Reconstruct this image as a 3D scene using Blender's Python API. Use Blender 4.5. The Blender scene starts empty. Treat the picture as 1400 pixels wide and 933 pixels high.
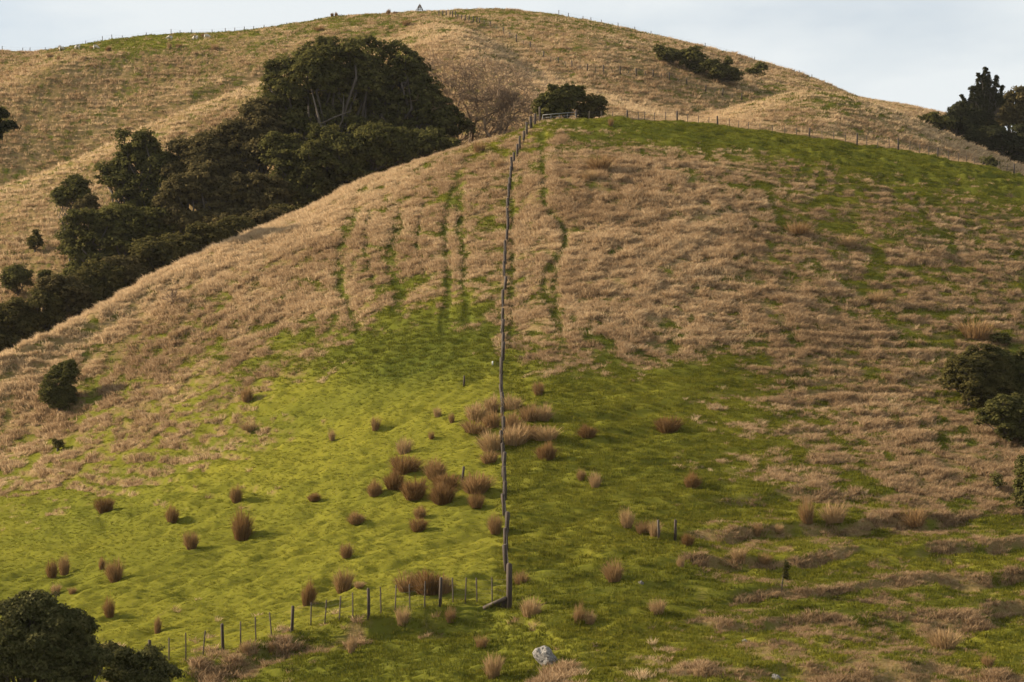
import bpy, math
import numpy as np
from mathutils import Vector, Matrix

# ------------------------------------------------------------------ camera, sky, sun
SC = bpy.context.scene
COL = SC.collection
LENS, PXF, HOR, ZC = 65.0, 1400 * 65.0 / 36.0, 560.0, 40.0     # focal length in photo pixels, horizon row, eye height
cam_data = bpy.data.cameras.new("camera")
cam_data.lens = LENS
cam_data.sensor_width = 36.0
cam_data.shift_y = (HOR - 466.5) / 1400.0
cam_data.clip_start = 0.5
cam_data.clip_end = 12000.0
cam = bpy.data.objects.new("camera", cam_data)
cam.location = (0, 0, ZC)
cam.rotation_euler = (math.radians(90), 0, 0)
COL.objects.link(cam)
SC.camera = cam

SUN_EL, SUN_BACK = math.radians(25.0), math.radians(9.0)
sun_dir = Vector((-math.cos(SUN_BACK) * math.cos(SUN_EL), math.sin(SUN_BACK) * math.cos(SUN_EL), math.sin(SUN_EL)))
sun_data = bpy.data.lights.new("sun", 'SUN')
sun_data.energy = 5.0
sun_data.angle = math.radians(0.6)
sun_data.color = (1.0, 0.845, 0.63)
sun = bpy.data.objects.new("sun", sun_data)
sun.rotation_euler = sun_dir.to_track_quat('Z', 'Y').to_euler()
COL.objects.link(sun)

world = bpy.data.worlds.new("World")
SC.world = world
world.use_nodes = True
wn = world.node_tree
for n in list(wn.nodes):
    wn.nodes.remove(n)
def wnode(t, **kw):
    n = wn.nodes.new(t)
    for k, v in kw.items():
        setattr(n, k, v)
    return n
sky = wnode('ShaderNodeTexSky', sky_type='NISHITA', sun_disc=False, sun_elevation=SUN_EL,
            sun_rotation=math.atan2(sun_dir.x, sun_dir.y) % (2 * math.pi), altitude=100.0,
            air_density=1.0, dust_density=1.6, ozone_density=1.2)
wtc = wnode('ShaderNodeTexCoord')
wmp = wnode('ShaderNodeMapping')
wmp.inputs['Scale'].default_value = (1.6, 1.0, 5.0)
wmp.inputs['Location'].default_value = (0.35, 0.2, 0.55)
wno = wnode('ShaderNodeTexNoise')
wno.inputs['Scale'].default_value = 2.6
wno.inputs['Detail'].default_value = 6.0
wno.inputs['Roughness'].default_value = 0.5
wrp = wnode('ShaderNodeMapRange')
wrp.inputs['From Min'].default_value = 0.30
wrp.inputs['From Max'].default_value = 0.56
wrp.inputs['To Min'].default_value = 0.42
wrp.inputs['To Max'].default_value = 0.94
wmx = wnode('ShaderNodeMix', data_type='RGBA')
wmx.inputs[7].default_value = (6.1, 6.4, 6.5, 1)         # thin high cloud
wbg = wnode('ShaderNodeBackground')
wbg.inputs['Strength'].default_value = 0.060
wout = wnode('ShaderNodeOutputWorld')
wl = wn.links.new
wl(wtc.outputs['Generated'], wmp.inputs['Vector'])
wl(wmp.outputs['Vector'], wno.inputs['Vector'])
wl(wno.outputs['Fac'], wrp.inputs['Value'])
wl(wrp.outputs['Result'], wmx.inputs[0])
wl(sky.outputs['Color'], wmx.inputs[6])
wl(wmx.outputs[2], wbg.inputs['Color'])
wl(wbg.outputs['Background'], wout.inputs['Surface'])

SC.view_settings.view_transform = 'Standard'
SC.view_settings.look = 'None'
SC.view_settings.exposure = 1.22
SC.view_settings.gamma = 1.0
SC.render.engine = 'CYCLES'
SC.cycles.max_bounces = 5
SC.cycles.transparent_max_bounces = 4

rng = np.random.default_rng(7)

# ------------------------------------------------------------------ numeric helpers
def pchip(xk, yk, x):
    xk = np.asarray(xk, float); yk = np.asarray(yk, float); x = np.clip(np.asarray(x, float), xk[0], xk[-1])
    h = np.diff(xk); dl = np.diff(yk) / h
    m = np.zeros_like(yk)
    m[0], m[-1] = dl[0], dl[-1]
    a, b = dl[:-1], dl[1:]
    ok = a * b > 0
    with np.errstate(divide='ignore', invalid='ignore'):
        hm = np.where(ok, 3 * (h[:-1] + h[1:]) / ((2 * h[1:] + h[:-1]) / a + (h[1:] + 2 * h[:-1]) / b), 0)
    m[1:-1] = hm
    i = np.clip(np.searchsorted(xk, x) - 1, 0, len(xk) - 2)
    t = (x - xk[i]) / h[i]
    return ((1 + 2 * t) * (1 - t) ** 2 * yk[i] + t * (1 - t) ** 2 * h[i] * m[i]
            + t * t * (3 - 2 * t) * yk[i + 1] + t * t * (t - 1) * h[i] * m[i + 1])

PERM = np.random.default_rng(3).permutation(256)
PERM = np.concatenate([PERM, PERM, PERM])
RND = np.random.default_rng(4).random(256)
def vnoise(x, y, s=0):
    xi = np.floor(x).astype(int); yi = np.floor(y).astype(int)
    fx = x - xi; fy = y - yi
    fx = fx * fx * fx * (fx * (6 * fx - 15) + 10); fy = fy * fy * fy * (fy * (6 * fy - 15) + 10)
    def hsh(a, b):
        return RND[PERM[PERM[(a + s * 37) & 255] + ((b + s * 11) & 255)]]
    v0 = hsh(xi, yi) * (1 - fx) + hsh(xi + 1, yi) * fx
    v1 = hsh(xi, yi + 1) * (1 - fx) + hsh(xi + 1, yi + 1) * fx
    return v0 * (1 - fy) + v1 * fy
def fbm(x, y, s=0, o=4, gain=0.5):
    a, t, r = 1.0, 0.0, 0.0
    for k in range(o):
        ca, sa = math.cos(0.6 * k), math.sin(0.6 * k)
        r = r + a * vnoise((x * ca - y * sa) * 2 ** k, (x * sa + y * ca) * 2 ** k, s + k * 5)
        t += a; a *= gain
    return r / t
def sstep(a, b, x):
    t = np.clip((x - a) / (b - a), 0, 1)
    return t * t * (3 - 2 * t)
def gsmooth(v, sig):
    r = int(3 * sig)
    k = np.exp(-0.5 * (np.arange(-r, r + 1) / sig) ** 2); k /= k.sum()
    return np.convolve(np.pad(v, r, mode='edge'), k, mode='valid')

# ------------------------------------------------------------------ terrain profile
# Each viewing direction (column) is a run of ground from the camera's bank across the valley and over the hills:
# K = list of (distances, picture rows) at shared landmarks, every one a curve across the columns.
CX = np.concatenate([np.concatenate([np.linspace(-560, -320, 12, endpoint=False), np.linspace(-320, -40, 62, endpoint=False)]), np.linspace(-40, 1440, 640, endpoint=False), np.linspace(1440, 1740, 66, endpoint=False), np.linspace(1740, 1960, 12)])
CREST = [(-560, 760), (-250, 600), (-100, 527), (0, 481), (50, 462), (100, 440), (150, 414), (200, 389), (250, 364), (300, 341), (350, 318),
         (400, 297), (450, 272), (500, 249), (550, 229), (600, 211), (650, 197), (700, 184), (720, 176), (740, 168), (780, 164), (830, 163), (880, 165),
         (934, 168), (1000, 175), (1067, 183), (1167, 197), (1234, 207), (1300, 220), (1367, 233), (1400, 240), (1500, 264), (1960, 400)]
def crv(pts, sm=10):
    u = np.arange(-600, 2001, 2.0)
    v = gsmooth(pchip([p[0] for p in pts], [p[1] for p in pts], u), sm / 2.0)
    return np.interp(CX, u, v)
crestP = crv(CREST, 9)
def fr(f):
    return [(px, None) for px in ()] or (crestP + f * (933 - crestP))
def dd(l, m, r):
    return crv([(-560, l + (l - m) * 0.55), (0, l), (340, m + (l - m) * 0.46), (690, m), (1000, m + (r - m) * 0.10), (1400, r), (1960, r + (r - m) * 0.5)], 90)
KN = []
def knot(d, P, rows):
    KN.append((np.broadcast_to(np.asarray(d, float), CX.shape), np.broadcast_to(np.asarray(P, float), CX.shape), rows))
knot(1.0, 4857, 3); knot(8.0, 2456, 5); knot(40.0, 1445, 8); knot(60.0, 1090, 30)
knot(dd(78, 72, 73), fr(1.0), 80)
knot(dd(89, 82, 83), fr(0.870), 116)
knot(dd(101, 96, 98), fr(0.690), 132)
knot(dd(131, 121, 123), fr(0.455), 118)
knot(dd(145, 143, 147), fr(0.230), 84)
knot(dd(150, 163, 171), fr(0.070), 48)
knot(crv([(-560, 148), (0, 152), (350, 168), (690, 180), (830, 183), (1000, 188), (1200, 193), (1400, 196), (1960, 200)], 60), crestP, 30)
knot(crv([(-560, 172), (0, 178), (300, 190), (500, 200), (650, 202), (740, 199), (830, 203), (950, 208), (1100, 214), (1400, 218), (1960, 220)], 40),
     crv([(-560, 800), (-250, 650), (0, 540), (150, 465), (300, 398), (400, 350), (500, 300), (600, 245), (650, 218), (740, 182), (830, 172), (950, 176), (1100, 193), (1250, 219), (1400, 255), (1960, 420)], 20), 24)
knot(crv([(-560, 198), (0, 207), (300, 220), (500, 231), (650, 236), (740, 236), (830, 234), (950, 230), (1100, 231), (1250, 234), (1400, 236), (1960, 236)], 40),
     crv([(-560, 560), (-250, 450), (0, 370), (150, 320), (300, 255), (400, 205), (500, 160), (650, 112), (740, 128), (830, 146), (950, 170), (1050, 158), (1100, 158), (1170, 168), (1250, 190), (1400, 246), (1960, 410)], 14), 40)
knot(crv([(-560, 226), (0, 238), (357, 256), (500, 270), (600, 281), (660, 276), (750, 262), (900, 250), (1000, 248), (1250, 248), (1400, 250), (1960, 250)], 30),
     crv([(-560, 400), (-250, 330), (-100, 288), (0, 257), (67, 232), (150, 197), (233, 160), (300, 134), (357, 113), (450, 91), (500, 75), (560, 51), (600, 39), (625, 40), (660, 56), (720, 92), (800, 123), (900, 155),
          (954, 167), (1000, 151), (1034, 140), (1067, 131), (1110, 126), (1150, 130), (1167, 134), (1200, 145), (1250, 166), (1300, 187), (1350, 210), (1400, 230), (1500, 275), (1960, 430)], 7), 70)
knot(crv([(-560, 244), (0, 258), (150, 261), (233, 265), (357, 275), (500, 285), (600, 292), (660, 283), (750, 271), (900, 262), (1000, 260), (1400, 264), (1960, 264)], 30),
     crv([(-560, 415), (-250, 345), (0, 273), (67, 245), (150, 209), (233, 169), (357, 118), (450, 91), (500, 71), (560, 46), (600, 35), (625, 36), (660, 48), (720, 74), (800, 98), (900, 128), (954, 146), (1000, 155), (1050, 151),
          (1110, 145), (1167, 151), (1250, 177), (1300, 198), (1400, 241), (1960, 440)], 8), 24)
knot(crv([(-560, 258), (0, 269), (233, 277), (357, 287), (500, 296), (600, 300), (700, 292), (850, 282), (1000, 282), (1400, 286), (1960, 286)], 30),
     crv([(-560, 260), (-250, 225), (0, 188), (100, 168), (233, 128), (357, 82), (450, 55), (500, 47), (560, 34), (600, 27), (640, 24), (667, 29), (720, 36), (800, 48), (850, 61), (900, 73), (1000, 102), (1050, 116), (1110, 124),
          (1167, 135), (1250, 164), (1300, 185), (1400, 225), (1960, 400)], 8), 70)
knot(crv([(-560, 276), (0, 284), (233, 299), (357, 306), (600, 309), (850, 300), (1000, 300), (1400, 304), (1960, 304)], 30),
     crv([(-560, 230), (-250, 170), (-100, 136), (0, 112), (33, 99), (67, 88), (110, 80), (167, 71), (277, 55), (340, 46), (400, 38), (450, 31), (500, 27), (560, 23.5), (600, 21), (667, 22), (734, 25), (800, 38), (867, 53), (934, 70), (1000, 92),
          (1034, 100), (1094, 112), (1134, 122), (1167, 134), (1250, 156), (1300, 173), (1400, 207), (1960, 340)], 8), 40)
knot(crv([(-560, 300), (0, 310), (357, 316), (600, 316), (850, 311), (1400, 318), (1960, 318)], 30),
     crv([(-560, 236), (-250, 178), (-100, 144), (0, 119), (33, 102), (67, 88), (110, 78), (167, 67), (277, 51), (340, 44.5), (400, 36), (450, 28.5), (500, 24.5), (560, 20.5), (600, 18.5), (667, 17.5), (734, 20.5), (800, 32), (867, 47.5), (934, 63), (1000, 83),
          (1034, 91), (1094, 107), (1134, 120), (1167, 134), (1234, 147), (1287, 161), (1400, 198), (1960, 320)], 8), 16)
knot(crv([(-560, 330), (0, 338), (357, 334), (600, 327), (850, 322), (1200, 328), (1400, 334), (1960, 334)], 30),
     crv([(-560, 80), (-250, 66), (0, 68), (43, 70.5), (77, 66), (100, 62.5), (160, 54), (213, 48), (277, 45), (333, 42.5), (400, 33.5), (467, 23), (534, 19.5), (597, 16.5), (650, 14.2), (680, 14), (734, 18), (800, 28), (867, 42.5),
          (934, 57), (981, 68.5), (1034, 83), (1094, 101.5), (1134, 116.5), (1167, 131), (1185, 135), (1234, 143), (1287, 155), (1340, 171), (1400, 190), (1500, 220), (1960, 300)], 5), 30)
knot(372.0, KN[-1][1] + 34, 12)
knot(600.0, 430.0, 10)
knot(4500.0, 566.0, 2)

def build_profile():
    Dk = np.array([k[0] for k in KN]); Pk = np.array([k[1] for k in KN]); rows = [k[2] for k in KN]
    def slopes(Y):
        dl = np.diff(Y, axis=0)
        m = np.zeros_like(Y); m[0], m[-1] = dl[0], dl[-1]
        a, b = dl[:-1], dl[1:]
        with np.errstate(divide='ignore', invalid='ignore'):
            m[1:-1] = np.where(a * b > 0, 2 * a * b / (a + b), 0)
        return m
    mD, mP = slopes(Dk), slopes(Pk)
    D, P, T = [], [], []
    for k in range(1, len(KN)):
        n = max(2, int(round(rows[k] * .88)))
        last = k == len(KN) - 1
        for t in np.linspace(0, 1, n + (1 if last else 0), endpoint=last):
            h = ((1 + 2 * t) * (1 - t) ** 2, t * (1 - t) ** 2, t * t * (3 - 2 * t), t * t * (t - 1))
            D.append(h[0] * Dk[k - 1] + h[1] * mD[k - 1] + h[2] * Dk[k] + h[3] * mD[k])
            P.append(h[0] * Pk[k - 1] + h[1] * mP[k - 1] + h[2] * Pk[k] + h[3] * mP[k])
            T.append(k - 1 + t)
    return np.array(D), np.array(P), np.array(T)
GD, GP, GT = build_profile()
K_BOT, K_CREST, K_SKY = 4, 10, 18
NR, NC = GD.shape
GPX = np.broadcast_to(CX, GD.shape)
GX = (GPX - 700) * GD / PXF
GZ = (HOR - GP) * GD / PXF
NEAR = (GT <= K_CREST + 0.25)[:, None] & np.ones((1, NC), bool)

# ------------------------------------------------------------------ ground cover: how dry (long straw) or green each place is
def paint(tab, px, py, x0=0, dx=100):
    ys = np.array(sorted(tab)); M = np.array([tab[y] for y in ys], float)
    fx = np.clip((px - x0) / dx, 0, M.shape[1] - 1.001); ix = fx.astype(int); fx = fx - ix
    py = np.clip(py, ys[0], ys[-1] - 0.01)
    iy = np.clip(np.searchsorted(ys, py, side='right') - 1, 0, len(ys) - 2); fy = (py - ys[iy]) / (ys[iy + 1] - ys[iy])
    return (M[iy, ix] * (1 - fx) * (1 - fy) + M[iy, ix + 1] * fx * (1 - fy) + M[iy + 1, ix] * (1 - fx) * fy + M[iy + 1, ix + 1] * fx * fy)
DRY_NEAR = {   #  0    100  200  300  400  500  600  700  800  900  1000 1100 1200 1300 1400
    160: [9, 9, 9, 9, 8, 7, 6, 4, 1, 1, 1, 1, 2, 3, 3],
    182: [9, 9, 9, 9, 8, 6, 4, 3, 3, 1.5, .5, .5, 1, 2, 3],
    210: [9, 9, 9, 9, 8, 6.5, 4.4, 4, 6.4, 5, 3, 1.5, .5, .5, 1],
    235: [9, 9, 9, 9, 8, 7.4, 5.4, 5.4, 8, 8, 6, 5, 3.5, 1, .5],
    260: [9, 9, 9, 9, 8, 8, 6.2, 6.2, 8, 8.5, 7, 5, 5, 4, 2.5],
    300: [9, 9, 9, 9, 8, 8, 7, 7, 8, 8.5, 8, 5.5, 6.5, 6, 5],
    350: [9, 9, 9, 8.5, 7.5, 8, 8, 7, 8, 8.5, 8.5, 6, 5.5, 7, 7],
    400: [9, 9, 8.5, 7.5, 6.6, 6.8, 5.6, 6, 8, 8.5, 8.5, 8, 6.5, 6.5, 5.5],
    435: [9, 8.5, 7.5, 7, 5.5, 4.6, 3.4, 4.6, 7.5, 8, 8, 8, 7, 6, 6],
    465: [9, 7.5, 6.5, 5.5, 4.2, 3, 2, 4.5, 4.8, 7, 7, 7.5, 7, 5, 7],
    495: [8, 7, 6, 6, 3.8, 1.8, 1.2, 3.5, 3.6, 4.2, 3.2, 7, 7, 5.5, 8],
    520: [7, 7, 5.5, 4.2, 1.6, .8, .5, 1, .8, 1, 1.5, 6, 6.5, 5, 8],
    560: [7, 7, 5, 3, .8, 0, 0, .4, .3, .5, 4.4, 6, 6, 5, 8],
    600: [6.5, 6, 4.5, 3.2, 1, .2, .2, .4, .3, .3, 1.5, 4, 5.5, 6, 7],
    650: [5.5, 3.8, 2, .6, .2, 0, 0, 0, .2, .4, 3, 4.4, 4.2, 7, 7.5],
    690: [3.5, 1.4, .4, .2, 0, 0, 0, 0, .2, .5, 1.5, 4, 4.5, 6.2, 6.5],
    740: [.8, .3, .2, 0, 0, 0, 0, 0, .2, .6, 2.6, 3.2, 4.2, 4.4, 4],
    800: [.2, .1, .1, 0, 0, 0, 0, .2, .5, 1, 3, 4.6, 4, 4, 3.6],
    850: [.2, .1, .4, 1.6, 1.4, 1.2, .8, .2, .6, 1.6, 3, 4.4, 4, 4, 4.4],
    900: [2, 2, 2, 2, 1.6, 1.4, 1.4, 1, 1.2, 2.4, 3.4, 4, 4.2, 4, 4],
    960: [2, 2, 2, 2, 2, 2, 2, 2, 2.4, 3, 3.4, 4, 4, 4, 4]}
DRY_FAR = {
    15: [5, 4, 4, 4, 4, 4, 4, 4, 4, 5, 6, 7, 7, 7, 7],
    40: [6, 3, 2, 2.5, 4, 4.4, 7, 5.6, 4.4, 5, 7, 7, 7, 7, 7],
    62: [6, 2, 2, 4, 6, 5.5, 8, 7.5, 7, 5, 6.5, 8, 8, 8, 8],
    85: [7, 6, 6.5, 7, 6, 7, 8, 7, 8, 8, 7.5, 8, 8, 8, 8],
    110: [9, 8, 7.5, 6.5, 6, 8, 8, 7.5, 8, 8, 7, 5.5, 8, 8, 8],
    135: [8, 8, 7, 7, 8, 8, 8, 7, 7.5, 7, 5.5, 4, 5.5, 7, 8],
    160: [8, 7.5, 6.2, 8, 8, 8, 8, 6.5, 7.5, 7.5, 8.5, 6.5, 6, 8, 8],
    200: [6.5, 6, 7.5, 8, 8, 8, 7, 6, 7, 7, 8, 7.5, 7.5, 8, 8],
    240: [5, 7.5, 8, 8, 8, 8, 7, 7, 7, 7, 8, 8, 8, 8, 8],
    300: [7.5] * 15, 500: [8] * 15}
wx = 26 * (fbm(GX / 7, GD / 9, 41, 3) - .5); wy = 20 * (fbm(GX / 6, GD / 8, 47, 3) - .5)
dryN = .96 * paint(DRY_NEAR, GPX + wx * 1.6, GP + wy) / 9
dryF = 1.08 * paint(DRY_FAR, GPX + wx, GP + wy * 0.5) / 9
DRY = np.where(NEAR, dryN - .17 * sstep(455, 520, GPX) * (1 - sstep(655, 700, GPX)) * sstep(220, 300, GP) - .13 * sstep(820, 1020, GPX) * (1 - sstep(480, 560, GP)), dryF)
def polydist(px, py, pts):
    best = np.full(px.shape, 1e9)
    for (x0, y0), (x1, y1) in zip(pts[:-1], pts[1:]):
        L = (x1 - x0) ** 2 + (y1 - y0) ** 2
        t = np.clip(((px - x0) * (x1 - x0) + (py - y0) * (y1 - y0)) / L, 0, 1)
        best = np.minimum(best, np.hypot(px - x0 - t * (x1 - x0), py - y0 - t * (y1 - y0)))
    return best
TRACKS = [([(486, 300), (463, 345), (462, 380), (476, 420), (492, 452)], 7), ([(548, 295), (538, 330), (535, 365), (548, 395), (540, 425)], 8),
          ([(628, 240), (614, 290), (610, 340), (612, 400), (608, 450)], 5.5), ([(628, 260), (633, 320), (632, 380), (640, 440)], 5.5),
          ([(742, 185), (743, 230), (748, 285), (772, 315), (768, 350), (742, 380), (748, 420), (768, 450)], 5), ([(768, 350), (757, 395), (760, 430), (768, 452)], 4.5),
          ([(505, 290), (500, 340), (512, 390)], 4), ([(580, 280), (572, 330), (580, 380)], 3),
          ([(700, 250), (698, 330), (699, 400), (697, 470)], 5)]
TRK = np.zeros_like(DRY)
nsel = np.where(NEAR[:, 0])[0]; ns = slice(nsel[0], nsel[-1] + 1)
for pts, w in TRACKS:
    q = polydist(GPX[ns] + 0.35 * wx[ns], GP[ns], pts) / (.62 + .32 * vnoise(GX[ns] / 1.7, GD[ns] / 1.7, 91))
    TRK[ns] = np.maximum(TRK[ns], 1 - sstep(w * 0.8, w * 1.9, q))
MFENCE = [(696, 834), (693, 770), (691, 720), (689, 660), (688, 600), (687, 540), (687, 490), (688, 430), (690, 380), (692, 330), (695, 275), (700, 238), (708, 212), (718, 189), (727, 176), (734, 169)]

# terraces: sheep tracks along the contours
slopey = np.gradient(GZ, axis=0) / np.maximum(np.gradient(GD, axis=0), 1e-6)
zt = GZ + 1.3 * (fbm(GX / 11, GD / 11, 5, 3) - .5) + 0.35 * (fbm(GX / 2.5, GD / 2.5, 15, 2) - .5)
lowR = sstep(880, 1010, GPX) * sstep(655, 720, GP) * NEAR
midR = sstep(980, 1150, GPX) * (1 - sstep(560, 660, GP)) * NEAR
leftS = (1 - sstep(330, 520, GPX)) * sstep(380, 430, GP) * (1 - sstep(640, 760, GP)) * NEAR
crestR = sstep(730, 800, GPX) * (1 - sstep(215, 250, GP - (crestP - 163))) * NEAR
farL = (1 - .65 * sstep(330, 480, GPX)) * ~NEAR
def saw(ph, w=0.30):         # tread (gentle) then riser (steep); 0..1 jump in the riser share w
    f = ph - np.floor(ph)
    return np.floor(ph) + sstep(1 - w, 1, f) - ph, ((f > 1 - w) & True).astype(float) * np.sin(np.pi * np.clip((f - 1 + w) / w, 0, 1))
amp_gate = 0.15 + 0.85 * sstep(0.38, 0.62, fbm(GX / 4.5, GD / 3.5, 23, 3))
s1, r1 = saw(zt / 1.15, .20); s2, r2 = saw(zt / 0.72 + .3); s3, r3 = saw(zt / .85 + .7)
dz = lowR * (.35 + .65 * amp_gate) * 0.70 * s1
dz += (0.50 * leftS + 0.36 * midR) * amp_gate * s2
dz += crestR * 0.55 * s2 * amp_gate
dz += farL * 0.70 * s3
riser = np.maximum.reduce([lowR * r1, leftS * r2 * .8, midR * r2 * .6, farL * r3 * .5]) * amp_gate
g1 = .15 + .85 * sstep(.38, .58, fbm(GX / 1.8, GD / 1.3, 27, 3))
DRY = DRY * (1 - .62 * lowR) + lowR * (.0 + .27 * sstep(.44, .62, fbm(GX / 2.6, GD / 1.8, 29, 3)) + .72 * np.clip(r1 * 1.3, 0, 1) * g1)
DRY = DRY + .28 * riser * (1 - lowR) + .10 * leftS - 0.20 * leftS * (1 - r2) - .12 * midR * (1 - r2) + farL * (.16 * r3 - .05 * (1 - r3))
# rolling lumps
fadeK = sstep(55, 70, GD) * (1 - sstep(345, 380, GD))
paddock = NEAR * sstep(0.0, 0.35, 0.42 - DRY)
dz += fadeK * (0.55 * (fbm(GX / 9, GD / 8, 2, 3) - .5) + 0.30 * (fbm(GX / 2.6, GD / 1.6, 9, 3) - .5))
rightP = sstep(686, 700, GPX)
dz += paddock * (0.30 + 0.30 * rightP) * (fbm(GX / 2.6, GD / 1.0 - GX * .10, 12, 3) - .5)
dz += paddock * (0.50 - 0.18 * rightP) * (fbm(GX / 1.2, GD / 0.48 - GX * .15, 14, 3) - .5)
dz += fadeK * sstep(0.3, 0.6, DRY) * (0.18 * (fbm(GX / 0.8, GD / 0.8, 31, 3) - .5) + .22 * (fbm(GX / 1.9, GD / 1.3, 33, 3) - .5))
# the bank below the lower fence
LF = [(204, 912), (231, 906), (254, 906), (277, 899), (304, 894), (328, 888), (350, 880), (371, 874), (399, 867), (424, 858), (443, 855), (464, 852), (482, 850),
      (504, 848), (521, 842), (540, 836), (560, 836), (580, 834), (602, 831), (619, 826), (636, 826), (652, 825), (673, 825), (696, 834)]
lfP = np.interp(CX, [-100] + [p[0] for p in LF] + [720, 800], [968] + [p[1] for p in LF] + [836, 900])
below = (GP - lfP[None, :]) * NEAR
bankm = (1 - sstep(640, 830, GPX)) * NEAR
dz -= bankm * (0.75 * sstep(2, 16, below) * (1 - 0.4 * sstep(40, 100, below)))
RISE = bankm * sstep(0, 6, below) * (1 - sstep(14, 26, below))
DRY = DRY + .55 * np.exp(-((GPX - 758) / 34) ** 2 - ((GP - 918) / 15) ** 2) * NEAR
DRY = np.clip(DRY + 0.38 * RISE * sstep(.42, .6, fbm(GX / 1.6, GD / 1.6, 77, 3)), 0, 1.3)
dz -= 0.16 * TRK
GZ = GZ + dz + ZC
cn = fbm(GX / .85, GD / .75 + GX * .2, 51, 3); cm = fbm(GX / 4.2, GD / 3.0, 57, 3)
cs = fbm(GX / 2.4, zt / 0.30, 71, 3)
strk = np.where(NEAR, .25 + .75 * sstep(950, 1150, GPX), .55)
DRYF = sstep(0.30, 0.86, DRY * .90 + np.clip(.45 + DRY, 0, 1) * (1.35 * (cn - .5) + (.62 - .26 * sstep(780, 950, GPX)) * (cm - .5) + 1.0 * strk * (cs - .5))) * (1 - 0.82 * TRK)
PADL = (1 - sstep(676, 696, GPX + (GP - 700) * 0.02 + 16 * (cm - .5))) * sstep(495, 545, GP + 30 * (cm - .5)) * (1 - sstep(-4, 4, below)) * NEAR     # grazed paddock
HUE = np.clip(0.56 + 0.06 * PADL + 0.8 * (fbm(GX / 9, GD / 7, 61, 4) - .5) - .5 * TRK - .34 * sstep(.34, .62, DRY) - .22 * ~NEAR - .20 * crestR
              - .40 * NEAR * sstep(330, 480, GPX) * (1 - sstep(900, 1100, GPX)) * sstep(400, 440, GP) * (1 - sstep(502, 528, GP + 34 * (cm - .5))) - .25 * bankm * sstep(0, 10, below), 0, 1)
RUST = np.clip(fbm(GX / 5, GD / 5, 67, 3) * 1.5 - .35 + 0.4 * riser + .30 * sstep(950, 1150, GPX) * NEAR + .45 * lowR + .35 * bankm * (below > 0), 0, 1)
GPD = HOR - (GZ - ZC) * PXF / GD                       # rows as displaced

def col_at(px):
    f = np.interp(px, CX, np.arange(NC)); i = min(int(f), NC - 2)
    return i, f - i
def cut(a, px):
    i, f = col_at(px)
    return a[:, i] * (1 - f) + a[:, i + 1] * f
def hit(px, py, far=False):
    """first ground point seen at photo pixel (px, py)"""
    P = cut(GPD, px); D = cut(GD, px)
    lo = int(np.searchsorted(GT, K_CREST + 0.1)) if far else int(np.searchsorted(GT, 3))
    idx = np.where(P[lo:] <= py)[0]
    j = lo + (int(idx[0]) if len(idx) else len(P) - lo - 1)
    j = max(j, 1)
    t = 0.0 if P[j - 1] == P[j] else np.clip((P[j - 1] - py) / (P[j - 1] - P[j]), 0, 1)
    d = D[j - 1] + t * (D[j] - D[j - 1])
    return gpos(px, d)
def gpos(px, d):
    D = cut(GD, px); Z = cut(GZ, px)
    return Vector(((px - 700) * d / PXF, d, float(np.interp(d, D, Z))))
def crest_d(px):
    i = int(np.searchsorted(GT, K_CREST))
    return float(np.interp(px, CX, GD[i]))
def atpx(px, py, d):
    return Vector(((px - 700) * d / PXF, d, ZC + (HOR - py) * d / PXF))

# ------------------------------------------------------------------ object helpers
def mesh_np(name, V, F, smooth=False, attrs=None):
    """V (n,3); F list of (k,3) / (k,4) index arrays"""
    me = bpy.data.meshes.new(name)
    V = np.asarray(V, np.float32)
    F = [np.asarray(f, np.int32) for f in F if len(f)]
    me.vertices.add(len(V)); me.vertices.foreach_set("co", V.ravel())
    if F:
        loops = np.concatenate([f.ravel() for f in F])
        tot = np.concatenate([np.full(len(f), f.shape[1], np.int32) for f in F])
        st = np.concatenate([[0], np.cumsum(tot)[:-1]]).astype(np.int32)
        me.loops.add(len(loops)); me.loops.foreach_set("vertex_index", loops)
        me.polygons.add(len(tot)); me.polygons.foreach_set("loop_start", st)
        if smooth:
            me.polygons.foreach_set("use_smooth", np.ones(len(tot), bool))
    for k, (typ, arr) in (attrs or {}).items():
        a = me.attributes.new(k, typ, 'POINT')
        a.data.foreach_set('vector' if typ == 'FLOAT_VECTOR' else 'value', np.asarray(arr, np.float32).ravel())
    me.update(calc_edges=True)
    return me
def obj(name, me, mat=None, parent=None, loc=None):
    o = bpy.data.objects.new(name, me)
    if mat is not None and me is not None and not me.materials:
        me.materials.append(mat)
    COL.objects.link(o)
    if loc is not None:
        o.location = loc
    if parent is not None:
        o.parent = parent
    return o
def tag(o, label, cat, group=None, kind=None):
    o['label'] = label; o['category'] = cat
    if group: o['group'] = group
    if kind: o['kind'] = kind
    return o
def empty(name, loc):
    o = bpy.data.objects.new(name, None)
    o.location = loc; o.empty_display_size = 0.3
    COL.objects.link(o)
    return o
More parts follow.
